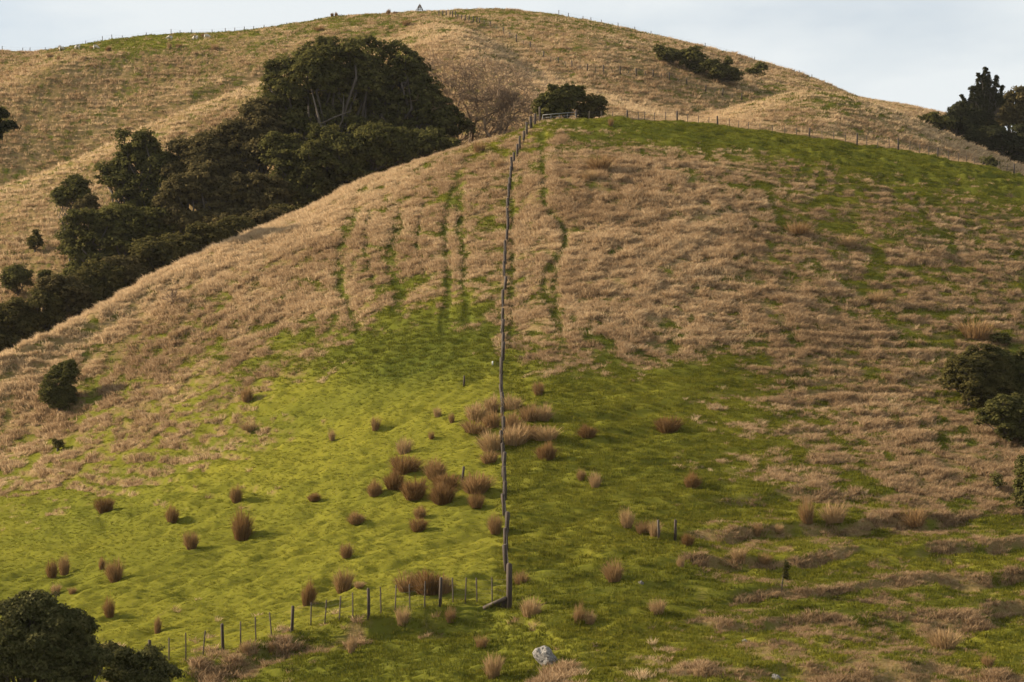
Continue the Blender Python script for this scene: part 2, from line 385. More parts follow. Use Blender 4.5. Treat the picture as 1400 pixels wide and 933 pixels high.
class MB:
    """collects tubes and boxes into one mesh"""
    def __init__(self):
        self.v, self.q, self.t, self.n = [], [], [], 0
    def add(self, V, Q=(), T=()):
        V = np.asarray(V, float)
        if len(Q): self.q.append(np.asarray(Q) + self.n)
        if len(T): self.t.append(np.asarray(T) + self.n)
        self.v.append(V); self.n += len(V)
    def tube(self, pts, rad, k=6, cap=True):
        pts = np.asarray(pts, float); rad = np.broadcast_to(np.asarray(rad, float), (len(pts),))
        tn = np.gradient(pts, axis=0); tn /= np.linalg.norm(tn, axis=1)[:, None] + 1e-9
        ref = np.array([0.0, 0, 1]) if abs(tn[0, 2]) < .9 else np.array([1.0, 0, 0])
        a = np.arange(k) * 2 * np.pi / k
        rings = []
        for p, t, r in zip(pts, tn, rad):
            u = np.cross(ref, t); u /= np.linalg.norm(u) + 1e-9
            w = np.cross(t, u)
            rings.append(p + r * (np.cos(a)[:, None] * u + np.sin(a)[:, None] * w))
        n = len(pts)
        i = np.arange(n - 1)[:, None] * k + np.arange(k)[None]
        j = np.arange(n - 1)[:, None] * k + (np.arange(k)[None] + 1) % k
        Q = np.stack([i, j, j + k, i + k], -1).reshape(-1, 4)
        V = np.concatenate(rings); T = []
        if cap:
            V = np.concatenate([V, pts[:1], pts[-1:]])
            m = np.arange(k); m1 = (m + 1) % k
            T = np.concatenate([np.stack([m1, m, np.full(k, n * k)], -1), np.stack([m + (n - 1) * k, m1 + (n - 1) * k, np.full(k, n * k + 1)], -1)])
        self.add(V, Q, T)
    def box(self, c, s, rot=None):
        V = np.array([[x, y, z] for z in (-.5, .5) for y in (-.5, .5) for x in (-.5, .5)]) * np.asarray(s, float)
        if rot is not None:
            V = V @ np.array(rot).T
        self.add(V + np.asarray(c, float), [[0, 2, 3, 1], [4, 5, 7, 6], [0, 1, 5, 4], [2, 6, 7, 3], [0, 4, 6, 2], [1, 3, 7, 5]])
    def mesh(self, name, smooth=False):
        F = []
        if self.q: F.append(np.concatenate(self.q))
        if self.t: F.append(np.concatenate(self.t))
        return mesh_np(name, np.concatenate(self.v), F, smooth)

# ------------------------------------------------------------------ materials
def new_mat(name):
    m = bpy.data.materials.new(name); m.use_nodes = True
    nt = m.node_tree
    for n in list(nt.nodes): nt.nodes.remove(n)
    out = nt.nodes.new('ShaderNodeOutputMaterial')
    return m, nt, out
def N(nt, t, **kw):
    n = nt.nodes.new(t)
    for k, v in kw.items(): setattr(n, k, v)
    return n
def mixc(nt, fac, a, b):
    m = N(nt, 'ShaderNodeMix', data_type='RGBA')
    for i, s in ((0, fac), (6, a), (7, b)):
        if hasattr(s, 'is_output') or hasattr(s, 'links'):
            nt.links.new(s, m.inputs[i])
        elif i == 0:
            m.inputs[0].default_value = s
        else:
            m.inputs[i].default_value = (*s, 1)
    return m.outputs[2]
def attr(nt, name, typ='GEOMETRY'):
    return N(nt, 'ShaderNodeAttribute', attribute_name=name, attribute_type=typ).outputs['Fac']
def rng_node(nt, v, a, b, c=0.0, d=1.0):
    r = N(nt, 'ShaderNodeMapRange'); nt.links.new(v, r.inputs['Value'])
    for k, x in zip(('From Min', 'From Max', 'To Min', 'To Max'), (a, b, c, d)): r.inputs[k].default_value = x
    return r.outputs['Result']
def noise_node(nt, scale, detail=3.0, rough=.55, vec=None, stretch=None):
    n = N(nt, 'ShaderNodeTexNoise')
    n.inputs['Scale'].default_value = scale; n.inputs['Detail'].default_value = detail; n.inputs['Roughness'].default_value = rough
    if vec is None:
        vec = N(nt, 'ShaderNodeTexCoord').outputs['Object']
    if stretch:
        mp = N(nt, 'ShaderNodeMapping'); mp.inputs['Scale'].default_value = stretch
        nt.links.new(vec, mp.inputs['Vector']); vec = mp.outputs['Vector']
    nt.links.new(vec, n.inputs['Vector'])
    return n.outputs['Fac']

G_DEEP, G_MID, G_YEL = (0.058, 0.070, 0.012), (0.104, 0.108, 0.014), (0.158, 0.143, 0.019)
S_PALE, S_TAN, S_RUST = (0.60, 0.45, 0.275), (0.32, 0.208, 0.110), (0.175, 0.100, 0.048)

m_ground, nt, out = new_mat("hill_turf")
dry = attr(nt, 'dry'); hue = attr(nt, 'hue'); rust = attr(nt, 'rust')
n1 = noise_node(nt, 1.7, 5, .6); n2 = noise_node(nt, 9.0, 4, .65); n3 = noise_node(nt, 0.35, 3, .5)
g = mixc(nt, hue, G_DEEP, G_YEL)
g = mixc(nt, rng_node(nt, n1, .35, .68, 0, .5), g, G_MID)
g = mixc(nt, rng_node(nt, n2, .52, .75, 0, .55), g, (0.115, 0.098, 0.035))
s = mixc(nt, rust, S_TAN, S_RUST)
s = mixc(nt, rng_node(nt, n2, .45, .68, 0, .38), s, S_PALE)
s = mixc(nt, rng_node(nt, n1, .38, .62, .42, .9), s, (0.120, 0.092, 0.034))
b = N(nt, 'ShaderNodeBump'); b.inputs['Strength'].default_value = 0.55; b.inputs['Distance'].default_value = 0.12
nt.links.new(n2, b.inputs['Height'])
bs = N(nt, 'ShaderNodeBsdfDiffuse'); nt.links.new(mixc(nt, dry, g, s), bs.inputs['Color']); nt.links.new(b.outputs['Normal'], bs.inputs['Normal'])
nt.links.new(bs.outputs[0], out.inputs['Surface'])

def leafy(name, cols, transl=0.3, var='tint', inst=True, gloss=0.0):
    """cols: three colours picked by the per-plant value; per-blade value shifts between them"""
    m, nt, out = new_mat(name)
    t = attr(nt, var, 'INSTANCER' if inst else 'GEOMETRY')
    bl = attr(nt, 'blade')
    c = mixc(nt, rng_node(nt, t, 0, .5), cols[0], cols[1])
    c = mixc(nt, rng_node(nt, t, .5, 1), c, cols[2])
    c2 = mixc(nt, bl, tuple(x * .72 for x in cols[0]), tuple(min(1, x * 1.2) for x in cols[2]))
    c = mixc(nt, 0.38, c, c2)
    d = N(nt, 'ShaderNodeBsdfDiffuse'); tr = N(nt, 'ShaderNodeBsdfTranslucent')
    nt.links.new(c, d.inputs['Color']); nt.links.new(c, tr.inputs['Color'])
    mx = N(nt, 'ShaderNodeMixShader'); mx.inputs[0].default_value = transl
    nt.links.new(d.outputs[0], mx.inputs[1]); nt.links.new(tr.outputs[0], mx.inputs[2])
    res = mx.outputs[0]
    if gloss:
        gl = N(nt, 'ShaderNodeBsdfGlossy'); gl.inputs['Roughness'].default_value = .45
        gl.inputs['Color'].default_value = (.8, .8, .75, 1)
        m2 = N(nt, 'ShaderNodeMixShader'); m2.inputs[0].default_value = gloss
        nt.links.new(res, m2.inputs[1]); nt.links.new(gl.outputs[0], m2.inputs[2]); res = m2.outputs[0]
    nt.links.new(res, out.inputs['Surface'])
    return m
m_straw = leafy("straw_grass", [S_RUST, S_TAN, S_PALE], .44)
m_green = leafy("short_turf", [G_DEEP, G_MID, G_YEL], .40)
m_rush = leafy("rush_stems", [(.125, .066, .024), (.19, .105, .040), (.30, .19, .088)], .35, 'tint', False)
m_rushp = leafy("pale_rush_stems", [(.19, .108, .045), (.265, .160, .072), (.36, .245, .125)], .3, 'tint', False)

def leaf_mat(name, a, b, c, tr=.36, gl=0.0):
    return leafy(name, [a, b, c], tr, 'tint', False, gl)
m_leaf_dark = leaf_mat("dark_evergreen_leaves", (.044, .046, .015), (.068, .066, .020), (.13, .116, .036))
m_leaf_brown = leaf_mat("olive_brown_leaves", (.052, .045, .018), (.080, .066, .027), (.135, .105, .045))
m_leaf_scrub = leaf_mat("scrub_leaves", (.044, .041, .014), (.068, .061, .021), (.125, .102, .034))
m_leaf_black = leaf_mat("conifer_needles", (.017, .020, .010), (.027, .030, .013), (.050, .050, .020))
m_leaf_grey = leaf_mat("grey_green_leaves", (.034, .037, .015), (.058, .058, .022), (.12, .108, .042), .22, .0)

def solid(name, c1, c2, scale=6.0, rough=.85, bump=.3, stretch=(1, 1, .25), metal=0.0):
    m, nt, out = new_mat(name)
    f = noise_node(nt, scale, 5, .65, None, stretch)
    p = N(nt, 'ShaderNodeBsdfPrincipled'); p.inputs['Roughness'].default_value = rough; p.inputs['Metallic'].default_value = metal
    nt.links.new(mixc(nt, rng_node(nt, f, .3, .7), c1, c2), p.inputs['Base Color'])
    b = N(nt, 'ShaderNodeBump'); b.inputs['Strength'].default_value = bump; b.inputs['Distance'].default_value = .03
    nt.links.new(f, b.inputs['Height']); nt.links.new(b.outputs['Normal'], p.inputs['Normal'])
    nt.links.new(p.outputs[0], out.inputs['Surface'])
    return m
m_bark = solid("grey_brown_bark", (.028, .021, .014), (.062, .047, .033), 3.0)
m_barkp = solid("pale_bark", (.055, .042, .029), (.12, .094, .068), 3.0)
m_twig = solid("bare_twigs", (.095, .054, .026), (.20, .128, .068), 4.0)
m_post = solid("weathered_post_wood", (.020, .012, .007), (.055, .036, .023), 9.0)
m_batten = solid("weathered_batten_wood", (.036, .025, .017), (.10, .073, .052), 9.0)
m_wire = solid("fence_wire", (.07, .065, .06), (.14, .13, .12), 8.0, .5, 0, (1, 1, 1), .8)
m_pipe = solid("galvanised_pipe", (.13, .13, .125), (.22, .22, .215), 5.0, .6, 0, (1, 1, 1), .3)
m_wool = solid("cream_wool", (.38, .34, .27), (.56, .52, .44), 12.0, .95, .5, (1, 1, 1))
m_white = solid("white_paint", (.45, .45, .43), (.55, .55, .53), 6.0, .6, 0)
m_earth = solid("bare_earth_bank", (.045, .032, .020), (.10, .072, .045), 5.0, .95, .6, (1, 1, 1))
def rock_mat():
    m, nt, out = new_mat("lichen_rock")
    f = noise_node(nt, 5.0, 6, .7); h = noise_node(nt, 17.0, 4, .7)
    c = mixc(nt, rng_node(nt, f, .38, .58), (.060, .052, .043), (.30, .28, .255))
    c = mixc(nt, rng_node(nt, h, .50, .62, 0, .85), c, (.075, .07, .062))
    p = N(nt, 'ShaderNodeBsdfPrincipled'); p.inputs['Roughness'].default_value = .9
    nt.links.new(c, p.inputs['Base Color'])
    b = N(nt, 'ShaderNodeBump'); b.inputs['Strength'].default_value = .8; b.inputs['Distance'].default_value = .08
    nt.links.new(h, b.inputs['Height']); nt.links.new(b.outputs['Normal'], p.inputs['Normal'])
    nt.links.new(p.outputs[0], out.inputs['Surface'])
    return m
m_rock = rock_mat()

# ------------------------------------------------------------------ the hills, one ground sheet
idx = np.arange(NR * NC).reshape(NR, NC)
Q = np.stack([idx[:-1, :-1], idx[:-1, 1:], idx[1:, 1:], idx[1:, :-1]], -1).reshape(-1, 4)
me = mesh_np("hills", np.stack([GX, GD, GZ], -1).reshape(-1, 3), [Q], True,
             {'dry': ('FLOAT', DRYF), 'hue': ('FLOAT', HUE), 'rust': ('FLOAT', RUST)})
hills = obj("hills", me, m_ground)
tag(hills, "steep grassy hills with straw coloured slopes and green paddocks", "hills", None, 'structure')

# ------------------------------------------------------------------ grass
def tuft(name, mat, nb, rad, h, hv, lean, w, seg=3, seed=0, one_way=0.0, power=1.7):
    r = np.random.default_rng(seed)
    a = r.uniform(0, 2 * np.pi, nb); q = rad * np.sqrt(r.random(nb))
    bx, by = q * np.cos(a), q * np.sin(a)
    la = a + r.normal(0, .7, nb); lx, ly = np.cos(la) + one_way, np.sin(la)
    hh = h * (1 + hv * (r.random(nb) * 2 - 1)); ln = lean * hh * r.uniform(.45, 1.15, nb)
    fa = r.uniform(0, np.pi, nb); wx_, wy_ = np.cos(fa) * w / 2, np.sin(fa) * w / 2
    V, F4, F3, B = [], [], [], []
    per = 2 * seg + 1
    t = np.arange(seg + 1) / seg
    for k in range(seg):
        s = t[k]
        c = np.stack([bx + lx * ln * s ** power, by + ly * ln * s ** power, hh * s * (1 - .22 * lean * s) - (.03 if k == 0 else 0)], -1)
        o = np.stack([wx_, wy_, 0 * wx_], -1) * (1 - .55 * s)
        V += [c - o, c + o]
    V.append(np.stack([bx + lx * ln, by + ly * ln, hh * (1 - .22 * lean)], -1))
    V = np.stack(V, 1).reshape(-1, 3)
    base = np.arange(nb) * per
    for k in range(seg - 1):
        F4.append(np.stack([base + 2 * k, base + 2 * k + 1, base + 2 * k + 3, base + 2 * k + 2], -1))
    F3 = np.stack([base + 2 * seg - 2, base + 2 * seg - 1, base + 2 * seg], -1)
    me = mesh_np(name, V, ([np.concatenate(F4)] if F4 else []) + [F3], False, {'blade': ('FLOAT', np.repeat(r.random(nb), per))})
    me.materials.append(mat)
    return me
def scatter(name, label, cat, meshes, n, weight, smin, smax, tint, seed, zsink=0.0, face=None, spread=3.14, roundness=1.0):
    """ground cover: thousands of tufts as instances on points"""
    r = np.random.default_rng(seed)
    cw = 0.25 * (weight[:-1, :-1] + weight[1:, :-1] + weight[:-1, 1:] + weight[1:, 1:])
    area = np.abs((GX[:-1, 1:] - GX[:-1, :-1]) * (GD[1:, :-1] - GD[:-1, :-1]))
    p = (cw * area).ravel(); tot = p.sum()
    c = np.searchsorted(np.cumsum(p) / tot, r.random(n)).clip(0, len(p) - 1)
    i, j = c // (NC - 1), c % (NC - 1)
    u, v = r.random(n), r.random(n)
    def bil(A):
        return A[i, j] * (1 - u) * (1 - v) + A[i, j + 1] * u * (1 - v) + A[i + 1, j] * (1 - u) * v + A[i + 1, j + 1] * u * v
    P = np.stack([bil(GX), bil(GD), bil(GZ) - zsink], -1)
    yaw = (r.random(n) * 2 - 1) * spread + (face if face is not None else 0)
    rot = np.stack([r.normal(0, .12, n), r.normal(0, .12, n), yaw], -1)
    ss = r.uniform(smin, smax, n) * bil(roundness) if isinstance(roundness, np.ndarray) else r.uniform(smin, smax, n)
    tn = np.clip(bil(tint) + r.normal(0, .27, n), 0, 1)
    me = mesh_np(name, P, [], False, {'rot': ('FLOAT_VECTOR', rot), 'scl': ('FLOAT', ss), 'tint': ('FLOAT', tn)})
    o = obj(name, me)
    src = bpy.data.collections.new(name + "_blades")
    for k, m in enumerate(meshes):
        so = bpy.data.objects.new(name + "_tuft", m); src.objects.link(so)
    ng = bpy.data.node_groups.new(name + "_nodes", 'GeometryNodeTree')
    ng.interface.new_socket("Geometry", in_out='INPUT', socket_type='NodeSocketGeometry')
    ng.interface.new_socket("Geometry", in_out='OUTPUT', socket_type='NodeSocketGeometry')
    gi, go = N(ng, 'NodeGroupInput'), N(ng, 'NodeGroupOutput')
    ci = N(ng, 'GeometryNodeCollectionInfo'); ci.inputs['Collection'].default_value = src
    ci.inputs['Separate Children'].default_value = True; ci.inputs['Reset Children'].default_value = True
    ip = N(ng, 'GeometryNodeInstanceOnPoints'); ip.inputs['Pick Instance'].default_value = True
    na = N(ng, 'GeometryNodeInputNamedAttribute', data_type='FLOAT_VECTOR'); na.inputs['Name'].default_value = 'rot'
    nb = N(ng, 'GeometryNodeInputNamedAttribute', data_type='FLOAT'); nb.inputs['Name'].default_value = 'scl'
    er = N(ng, 'FunctionNodeEulerToRotation')
    L = ng.links.new
    L(gi.outputs[0], ip.inputs['Points']); L(ci.outputs[0], ip.inputs['Instance'])
    L(na.outputs['Attribute'], er.inputs[0]); L(er.outputs[0], ip.inputs['Rotation']); L(nb.outputs['Attribute'], ip.inputs['Scale'])
    L(ip.outputs[0], go.inputs[0])
    md = o.modifiers.new("tufts", 'NODES'); md.node_group = ng
    tag(o, label, cat, None, 'stuff')
    return o
inview = sstep(-310, -280, GPX) * (1 - sstep(1690, 1720, GPX))
vis_near = inview * (GT[:, None] > 3.4) * (GT[:, None] < 10.35)
vis_far = inview * (GT[:, None] >= 11.1) * (GT[:, None] < 18.3)
far_lod = np.clip(190 / GD, .3, 1)
straw = [tuft("straw_tuft", m_straw, 28, .21, .27, .45, .80, .027, 3, 10 + k, .28) for k in range(5)]
straw_far = [tuft("straw_tuft", m_straw, 20, .32, .32, .45, .85, .055, 2, 20 + k, .3) for k in range(4)]
turf = [tuft("turf_tuft", m_green, 26, .24, .085, .45, .7, .026, 2, 30 + k, .3) for k in range(4)]
turf_far = [tuft("turf_tuft", m_green, 16, .45, .15, .45, .6, .08, 2, 40 + k) for k in range(3)]
clump = .6 * sstep(.36, .68, fbm(GX / .7, GD / .7, 81, 3)) + .4 * sstep(.36, .66, fbm(GX / 2.6, GD / 1.5, 83, 3))
wdry = DRYF ** 1.3 * (0.12 + 1.4 * clump) * (1 - .35 * lowR * r1)
SCALE_D = (0.42 + 0.95 * clump * np.clip(DRY + .15, .4, 1.1)) * (1 - .38 * lowR)
brow = np.exp(-((GP - crestP - 16) / 34.0) ** 2) * (1 - sstep(480, 640, GPX)) * NEAR  # mask for the sunlit rim glow painted along the left crest
i13 = int(np.searchsorted(GT, 13)); brow = np.maximum(brow, np.exp(-((GP - GP[i13][None, :] - 5) / 11.0) ** 2) * ~NEAR * (GT[:, None] > 12) * (GT[:, None] < 14))  # same painted glow along the far spur's crest
TINT_D = np.clip(0.70 - 0.64 * RUST * (1 - brow) + 0.7 * (cn - .5) + .45 * brow + ~NEAR * (.14 - .26 * r3) - .40 * lowR * r1 - .12 * lowR - .22 * NEAR * sstep(830, 900, GP), 0, 1)  # brow terms put the crest's rim light into the straw colour
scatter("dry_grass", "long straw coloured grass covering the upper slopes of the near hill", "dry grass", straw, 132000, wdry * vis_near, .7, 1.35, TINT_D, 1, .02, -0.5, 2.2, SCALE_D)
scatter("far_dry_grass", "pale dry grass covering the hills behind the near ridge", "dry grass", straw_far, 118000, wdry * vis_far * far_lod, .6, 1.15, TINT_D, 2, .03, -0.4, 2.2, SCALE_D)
wgr = np.clip(1.05 - DRYF, 0, 1)
scatter("short_grass", "short green grass of the paddocks on the near hill", "grass", turf, 112000, wgr * vis_near * np.clip(110 / GD, .3, 1), .7, 1.35, HUE, 3, .01, 0, 3.14, np.clip(1.15 - .65 * PADL, .5, 1.5))
scatter("far_short_grass", "short green grass near the top of the far hill", "grass", turf_far, 27000, wgr * vis_far, .7, 1.3, HUE, 4, .02)

# ------------------------------------------------------------------ rush clumps
def rush_mesh(name, mat, nb, aspect, seed, droop):
    """stems fanning from a tight base; unit height 1, unit width about 1 at the top"""
    r = np.random.default_rng(seed)
    a = r.uniform(0, 2 * np.pi, nb); q = np.sqrt(r.random(nb))
    br = .26 * aspect
    bx, by = br * q * np.cos(a), br * q * np.sin(a)
    ln = (.28 * aspect) * q * r.uniform(.5, 1.35, nb)
    lx, ly = np.cos(a) * ln + r.normal(0, .09, nb) + .05, np.sin(a) * ln + r.normal(0, .09, nb)
    ph = r.uniform(0, 6.28, 4)
    lob = 1 + .16 * np.sin(a * 2 + ph[0]) + .12 * np.sin(a * 3 + ph[1]) + .08 * np.sin(a * 5 + ph[2])
    hh = (1 - .66 * r.random(nb) ** 1.5) * (1 - .30 * q * q) * lob + (r.random(nb) < .06) * .16
    ln = ln * (2 - lob) + (r.random(nb) < .10) * .22 * aspect
    w = r.uniform(.005, .0115, nb)
    fa = r.uniform(0, np.pi, nb)
    o = np.stack([np.cos(fa) * w, np.sin(fa) * w, 0 * w], -1)
    V = []
    for s, ws in ((-.06, 1.0), (.45, .9), (.8, .7)):
        c = np.stack([bx + lx * max(s, 0) ** 1.5, by + ly * max(s, 0) ** 1.5, hh * s], -1)
        V += [c - o * ws, c + o * ws]
    V.append(np.stack([bx + lx * 1.0, by + ly * 1.0, hh * (1 - droop * r.random(nb))], -1))
    V = np.stack(V, 1).reshape(-1, 3); b = np.arange(nb) * 7
    F4 = np.concatenate([np.stack([b + 2 * k, b + 2 * k + 1, b + 2 * k + 3, b + 2 * k + 2], -1) for k in (0, 1)])
    F3 = np.stack([b + 4, b + 5, b + 6], -1)
    me = mesh_np(name, V, [F4, F3], False, {'blade': ('FLOAT', np.repeat(r.random(nb), 7)), 'tint': ('FLOAT', np.full(nb * 7, r.random()))})
    me.materials.append(mat)
    return me
RM = {'u': [rush_mesh("rush_clump", m_rush, 760, 1.0, 100 + k, .05) for k in range(5)],
      'b': [rush_mesh("rush_clump", m_rush, 1000, 1.15, 120 + k, .12) for k in range(4)],
      'p': [rush_mesh("rush_clump", m_rushp, 420, 1.1, 140 + k, .15) for k in range(4)]}
RUSH_LF, RUSH_MID, RUSH_RF, RUSH_UP, RUSH_SKY = ("rush clumps in the left paddock", "rush clumps along the fence line", "rush clumps on the right slope",
                                                 "rush clumps on the upper slope", "rush tussocks on the far hilltop")
L, M, R_, U, K = RUSH_LF, RUSH_MID, RUSH_RF, RUSH_UP, RUSH_SKY
RUSHES = [  # foot px, py, width, height, kind, group, label
    (235, 714, 20, 23, 'u', L, "compact brown rush clump standing alone uphill of the bright paddock's left pair"),
    (262, 750, 23, 25, 'u', L, "compact brown rush clump just left of the tallest paddock clump"),
    (323, 686, 19, 23, 'u', L, "brown rush clump directly uphill of the tallest paddock clump"),
    (330, 736, 33, 40, 'u', L, "tallest brown rush clump standing alone in the left paddock"),
    (144, 700, 30, 21, 'b', L, "low wide rush clump on the paddock's upper left edge by dry grass"),
    (429, 685, 20, 12, 'b', L, "small flat rush clump alone between the tall clump and the dark cluster"),
    (487, 716, 26, 17, 'b', L, "low dark rush clump just below the left end of the dark cluster"),
    (474, 762, 20, 20, 'u', L, "small dark rush clump midway between lower fence and dark cluster"),
    (420, 827, 23, 34, 'u', L, "upright rush clump right behind the thick post of the lower fence"),
    (469, 809, 29, 31, 'u', L, "bushy rush clump above the middle of the lower fence"),
    (491, 803, 18, 10, 'p', L, "pale flattened rush tuft touching the bushy clump above the lower fence"),
    (139, 778, 10, 17, 'u', L, "smallest rush clump beside a larger one at paddock left"),
    (158, 794, 27, 29, 'u', L, "sturdy rush clump with a tiny one at its left shoulder"),
    (71, 790, 18, 25, 'u', L, "left half of the joined rush pair at the far left of the paddock"),
    (88, 786, 17, 27, 'u', L, "right half of the joined rush pair at the far left of the paddock"),
    (150, 843, 18, 27, 'u', L, "slim rush clump right of the dark tree in the bottom left corner"),
    (215, 866, 11, 24, 'u', L, "thin reddish rush clump just uphill of the lower fence's left end"),
    (99, 812, 13, 11, 'p', L, "tiny straw tuft directly above the bottom left tree's crown"),
    (76, 812, 16, 16, 'p', L, "pale tuft peeking over the bottom left tree's right shoulder"),
    (337, 549, 19, 22, 'u', L, "lone reddish rush clump where dry slope meets green on the left"),
    (342, 588, 34, 14, 'p', L, "long low straw rush patch left of the paddock's upper edge"),
    (513, 588, 15, 22, 'p', L, "slim orange rush tuft upper left of the dark cluster"),
    (598, 570, 13, 15, 'p', L, "small orange rush tuft downhill of the lone peg"),
    (590, 600, 10, 12, 'p', L, "tiny orange tuft between lone peg and dark cluster"),
    (454, 602, 11, 17, 'p', L, "thin faint rush tuft far left of the cluster"),
    (618, 578, 10, 16, 'p', L, "thin orange tuft left of the big pale rush stand"),
    (553, 620, 26, 24, 'p', L, "pale rush clump at the top of the dark cluster"),
    (512, 678, 24, 22, 'u', L, "brown rush clump at the left end of the dark cluster"),
    (539, 669, 33, 26, 'b', L, "dark rush mound second from the cluster's left end"),
    (552, 648, 46, 28, 'b', L, "wide dark rush mound at the back left of the cluster"),
    (595, 655, 33, 29, 'b', L, "rounded dark rush mound at the back middle of the cluster"),
    (566, 681, 40, 28, 'b', L, "front dark rush mound left of the cluster's middle"),
    (605, 687, 40, 29, 'b', L, "front dark rush mound right of the cluster's middle"),
    (610, 668, 42, 22, 'b', L, "pale topped rush mound in the middle of the cluster"),
    (651, 673, 48, 27, 'b', L, "widest dark rush mound at the cluster's right end by the fence"),
    (651, 694, 25, 21, 'u', L, "round brown rush clump just below the cluster's right end"),
    (574, 709, 20, 18, 'u', L, "brown rush clump stacked behind another below the dark cluster"),
    (572, 726, 27, 19, 'b', L, "brown rush clump in front of its twin below the dark cluster"),
    (677, 729, 21, 27, 'b', L, "dark rush clump pressed against the main fence"),
    (556, 807, 38, 27, 'p', L, "pale left part of the wide rush stand behind the lower fence"),
    (585, 812, 44, 34, 'b', L, "tall middle part of the wide rush stand behind the lower fence"),
    (606, 811, 32, 27, 'p', L, "low right part of the wide rush stand behind the lower fence"),
    (650, 573, 26, 26, 'p', M, "pale rush clump at the left end of the stand beside the main fence"),
    (650, 592, 34, 20, 'p', M, "low spreading pale clump at the lower left of the fence stand"),
    (672, 562, 20, 24, 'p', M, "upper pale clump touching the main fence's left side"),
    (673, 584, 22, 26, 'p', M, "middle pale clump touching the main fence's left side"),
    (672, 615, 30, 30, 'p', M, "tall pale clump at the lower left of the fence stand"),
    (669, 632, 22, 18, 'p', M, "lowest small clump at the main fence's left side"),
    (700, 560, 26, 22, 'p', M, "pale clump at the top of the stand right of the main fence"),
    (700, 588, 24, 28, 'p', M, "pale clump amid the stand right of the main fence"),
    (703, 608, 32, 32, 'p', M, "tall pale clump at the lower edge right of the main fence"),
    (724, 575, 26, 24, 'p', M, "upper pale clump in the right half of the fence stand"),
    (742, 574, 22, 24, 'p', M, "outermost upper clump at the fence stand's right end"),
    (722, 600, 30, 22, 'p', M, "low pale clump in the right half of the fence stand"),
    (746, 601, 34, 22, 'p', M, "outermost lower clump at the fence stand's right end"),
    (747, 628, 33, 24, 'b', M, "orange brown rush clump just below the fence stand's right end"),
    (737, 540, 18, 19, 'u', M, "lone reddish rush clump right of the fence at the green edge"),
    (712, 799, 18, 20, 'p', M, "pale wispy tuft just right of the corner post"),
    (725, 842, 24, 28, 'p', M, "reddish rush clump right of the corner post's foot"),
    (803, 598, 30, 18, 'b', R_, "low orange rush clump right of the fence stand"),
    (912, 592, 38, 24, 'b', R_, "broad orange rush clump alone on the green slope below the dry edge"),
    (795, 656, 15, 17, 'p', R_, "left of a close pair of small rush tufts on the green slope"),
    (814, 667, 19, 25, 'p', R_, "right taller one of a close pair of rush tufts on the green slope"),
    (945, 667, 26, 22, 'u', R_, "orange rush clump halfway between the broad clump and the two posts"),
    (857, 720, 24, 28, 'p', R_, "left end rush clump of the row beside the two short posts"),
    (878, 729, 26, 20, 'p', R_, "low middle rush clump of the row beside the two short posts"),
    (895, 733, 20, 24, 'p', R_, "rush clump hugging the pale short post"),
    (941, 745, 20, 17, 'b', R_, "small dark rush clump right of the two short posts"),
    (931, 777, 13, 20, 'p', R_, "thin rush tuft below the two short posts"),
    (840, 794, 30, 28, 'u', R_, "bushy orange rush clump in the green hollow right of the corner"),
    (899, 839, 26, 23, 'p', R_, "pale rush clump below the small half buried stone"),
    (790, 851, 20, 28, 'p', R_, "left taller half of the rush pair above the boulder"),
    (806, 852, 20, 20, 'p', R_, "right lower half of the rush pair above the boulder"),
    (1035, 732, 13, 19, 'p', R_, "small orange tuft on the upper bench at right"),
    (1065, 728, 14, 14, 'p', R_, "little faint tuft beside the tall bench rushes"),
    (1104, 714, 26, 36, 'p', R_, "tall left rush clump of the bench pair on the right slope"),
    (1140, 714, 42, 30, 'p', R_, "spreading right rush clump of the bench pair on the right slope"),
    (1250, 718, 42, 28, 'p', R_, "golden rush clump standing on the bench edge far right"),
    (1010, 765, 28, 20, 'p', R_, "rusty tuft on the bank left of the little sapling"),
    (1045, 770, 24, 16, 'p', R_, "rusty tuft on the bank just above left of the sapling"),
    (1290, 886, 50, 30, 'p', R_, "large rusty rush patch in the lower right corner"),
    (1350, 912, 20, 20, 'p', R_, "small rusty tuft right of the large corner patch"),
    (550, 854, 22, 28, 'p', L, "reddish rush clump on the bank in front of the lower fence's middle"),
    (616, 850, 18, 22, 'p', L, "rusty tuft on the bank in front of the lower fence's right part"),
    (480, 892, 14, 28, 'p', L, "thin reddish tuft near the bottom edge below the lower fence"),
    (658, 886, 20, 20, 'p', L, "wispy tuft on the bank between fence corner and boulder"),
    (674, 926, 30, 38, 'p', L, "tall wispy tuft at the bottom edge left of the boulder"),
    (371, 893, 10, 18, 'p', L, "thin tuft leaning on the left part of the lower fence"),
    (336, 892, 18, 18, 'p', L, "rusty grass tuft at the feet of the lower fence's left posts"),
    (820, 232, 42, 22, 'p', U, "wide rusty rush clump high on the slope below the gate"),
    (806, 246, 28, 16, 'p', U, "smaller rusty clump just below the wide one under the gate"),
    (1090, 321, 44, 18, 'p', U, "faint rusty rush patch on the upper right slope"),
    (1158, 337, 34, 18, 'p', U, "second faint rusty patch on the upper right slope"),
    (1335, 462, 60, 28, 'p', U, "rusty rush patch directly above the dark bushes at right"),
    (1200, 412, 36, 16, 'p', U, "low rusty patch in the middle of the right slope"),
    (835, 172, 9, 12, 'p', U, "little orange tuft on the ridge crest right of the gate"),
    (684, 230, 20, 16, 'p', U, "rusty tuft left of the fence near the ridge top"),
    (655, 208, 22, 16, 'p', U, "rusty tuft on the ridge crest left of the fence"),
    (236, 466, 14, 16, 'p', U, "dry tuft on the left slope below the bare twiggy shrub"),
]
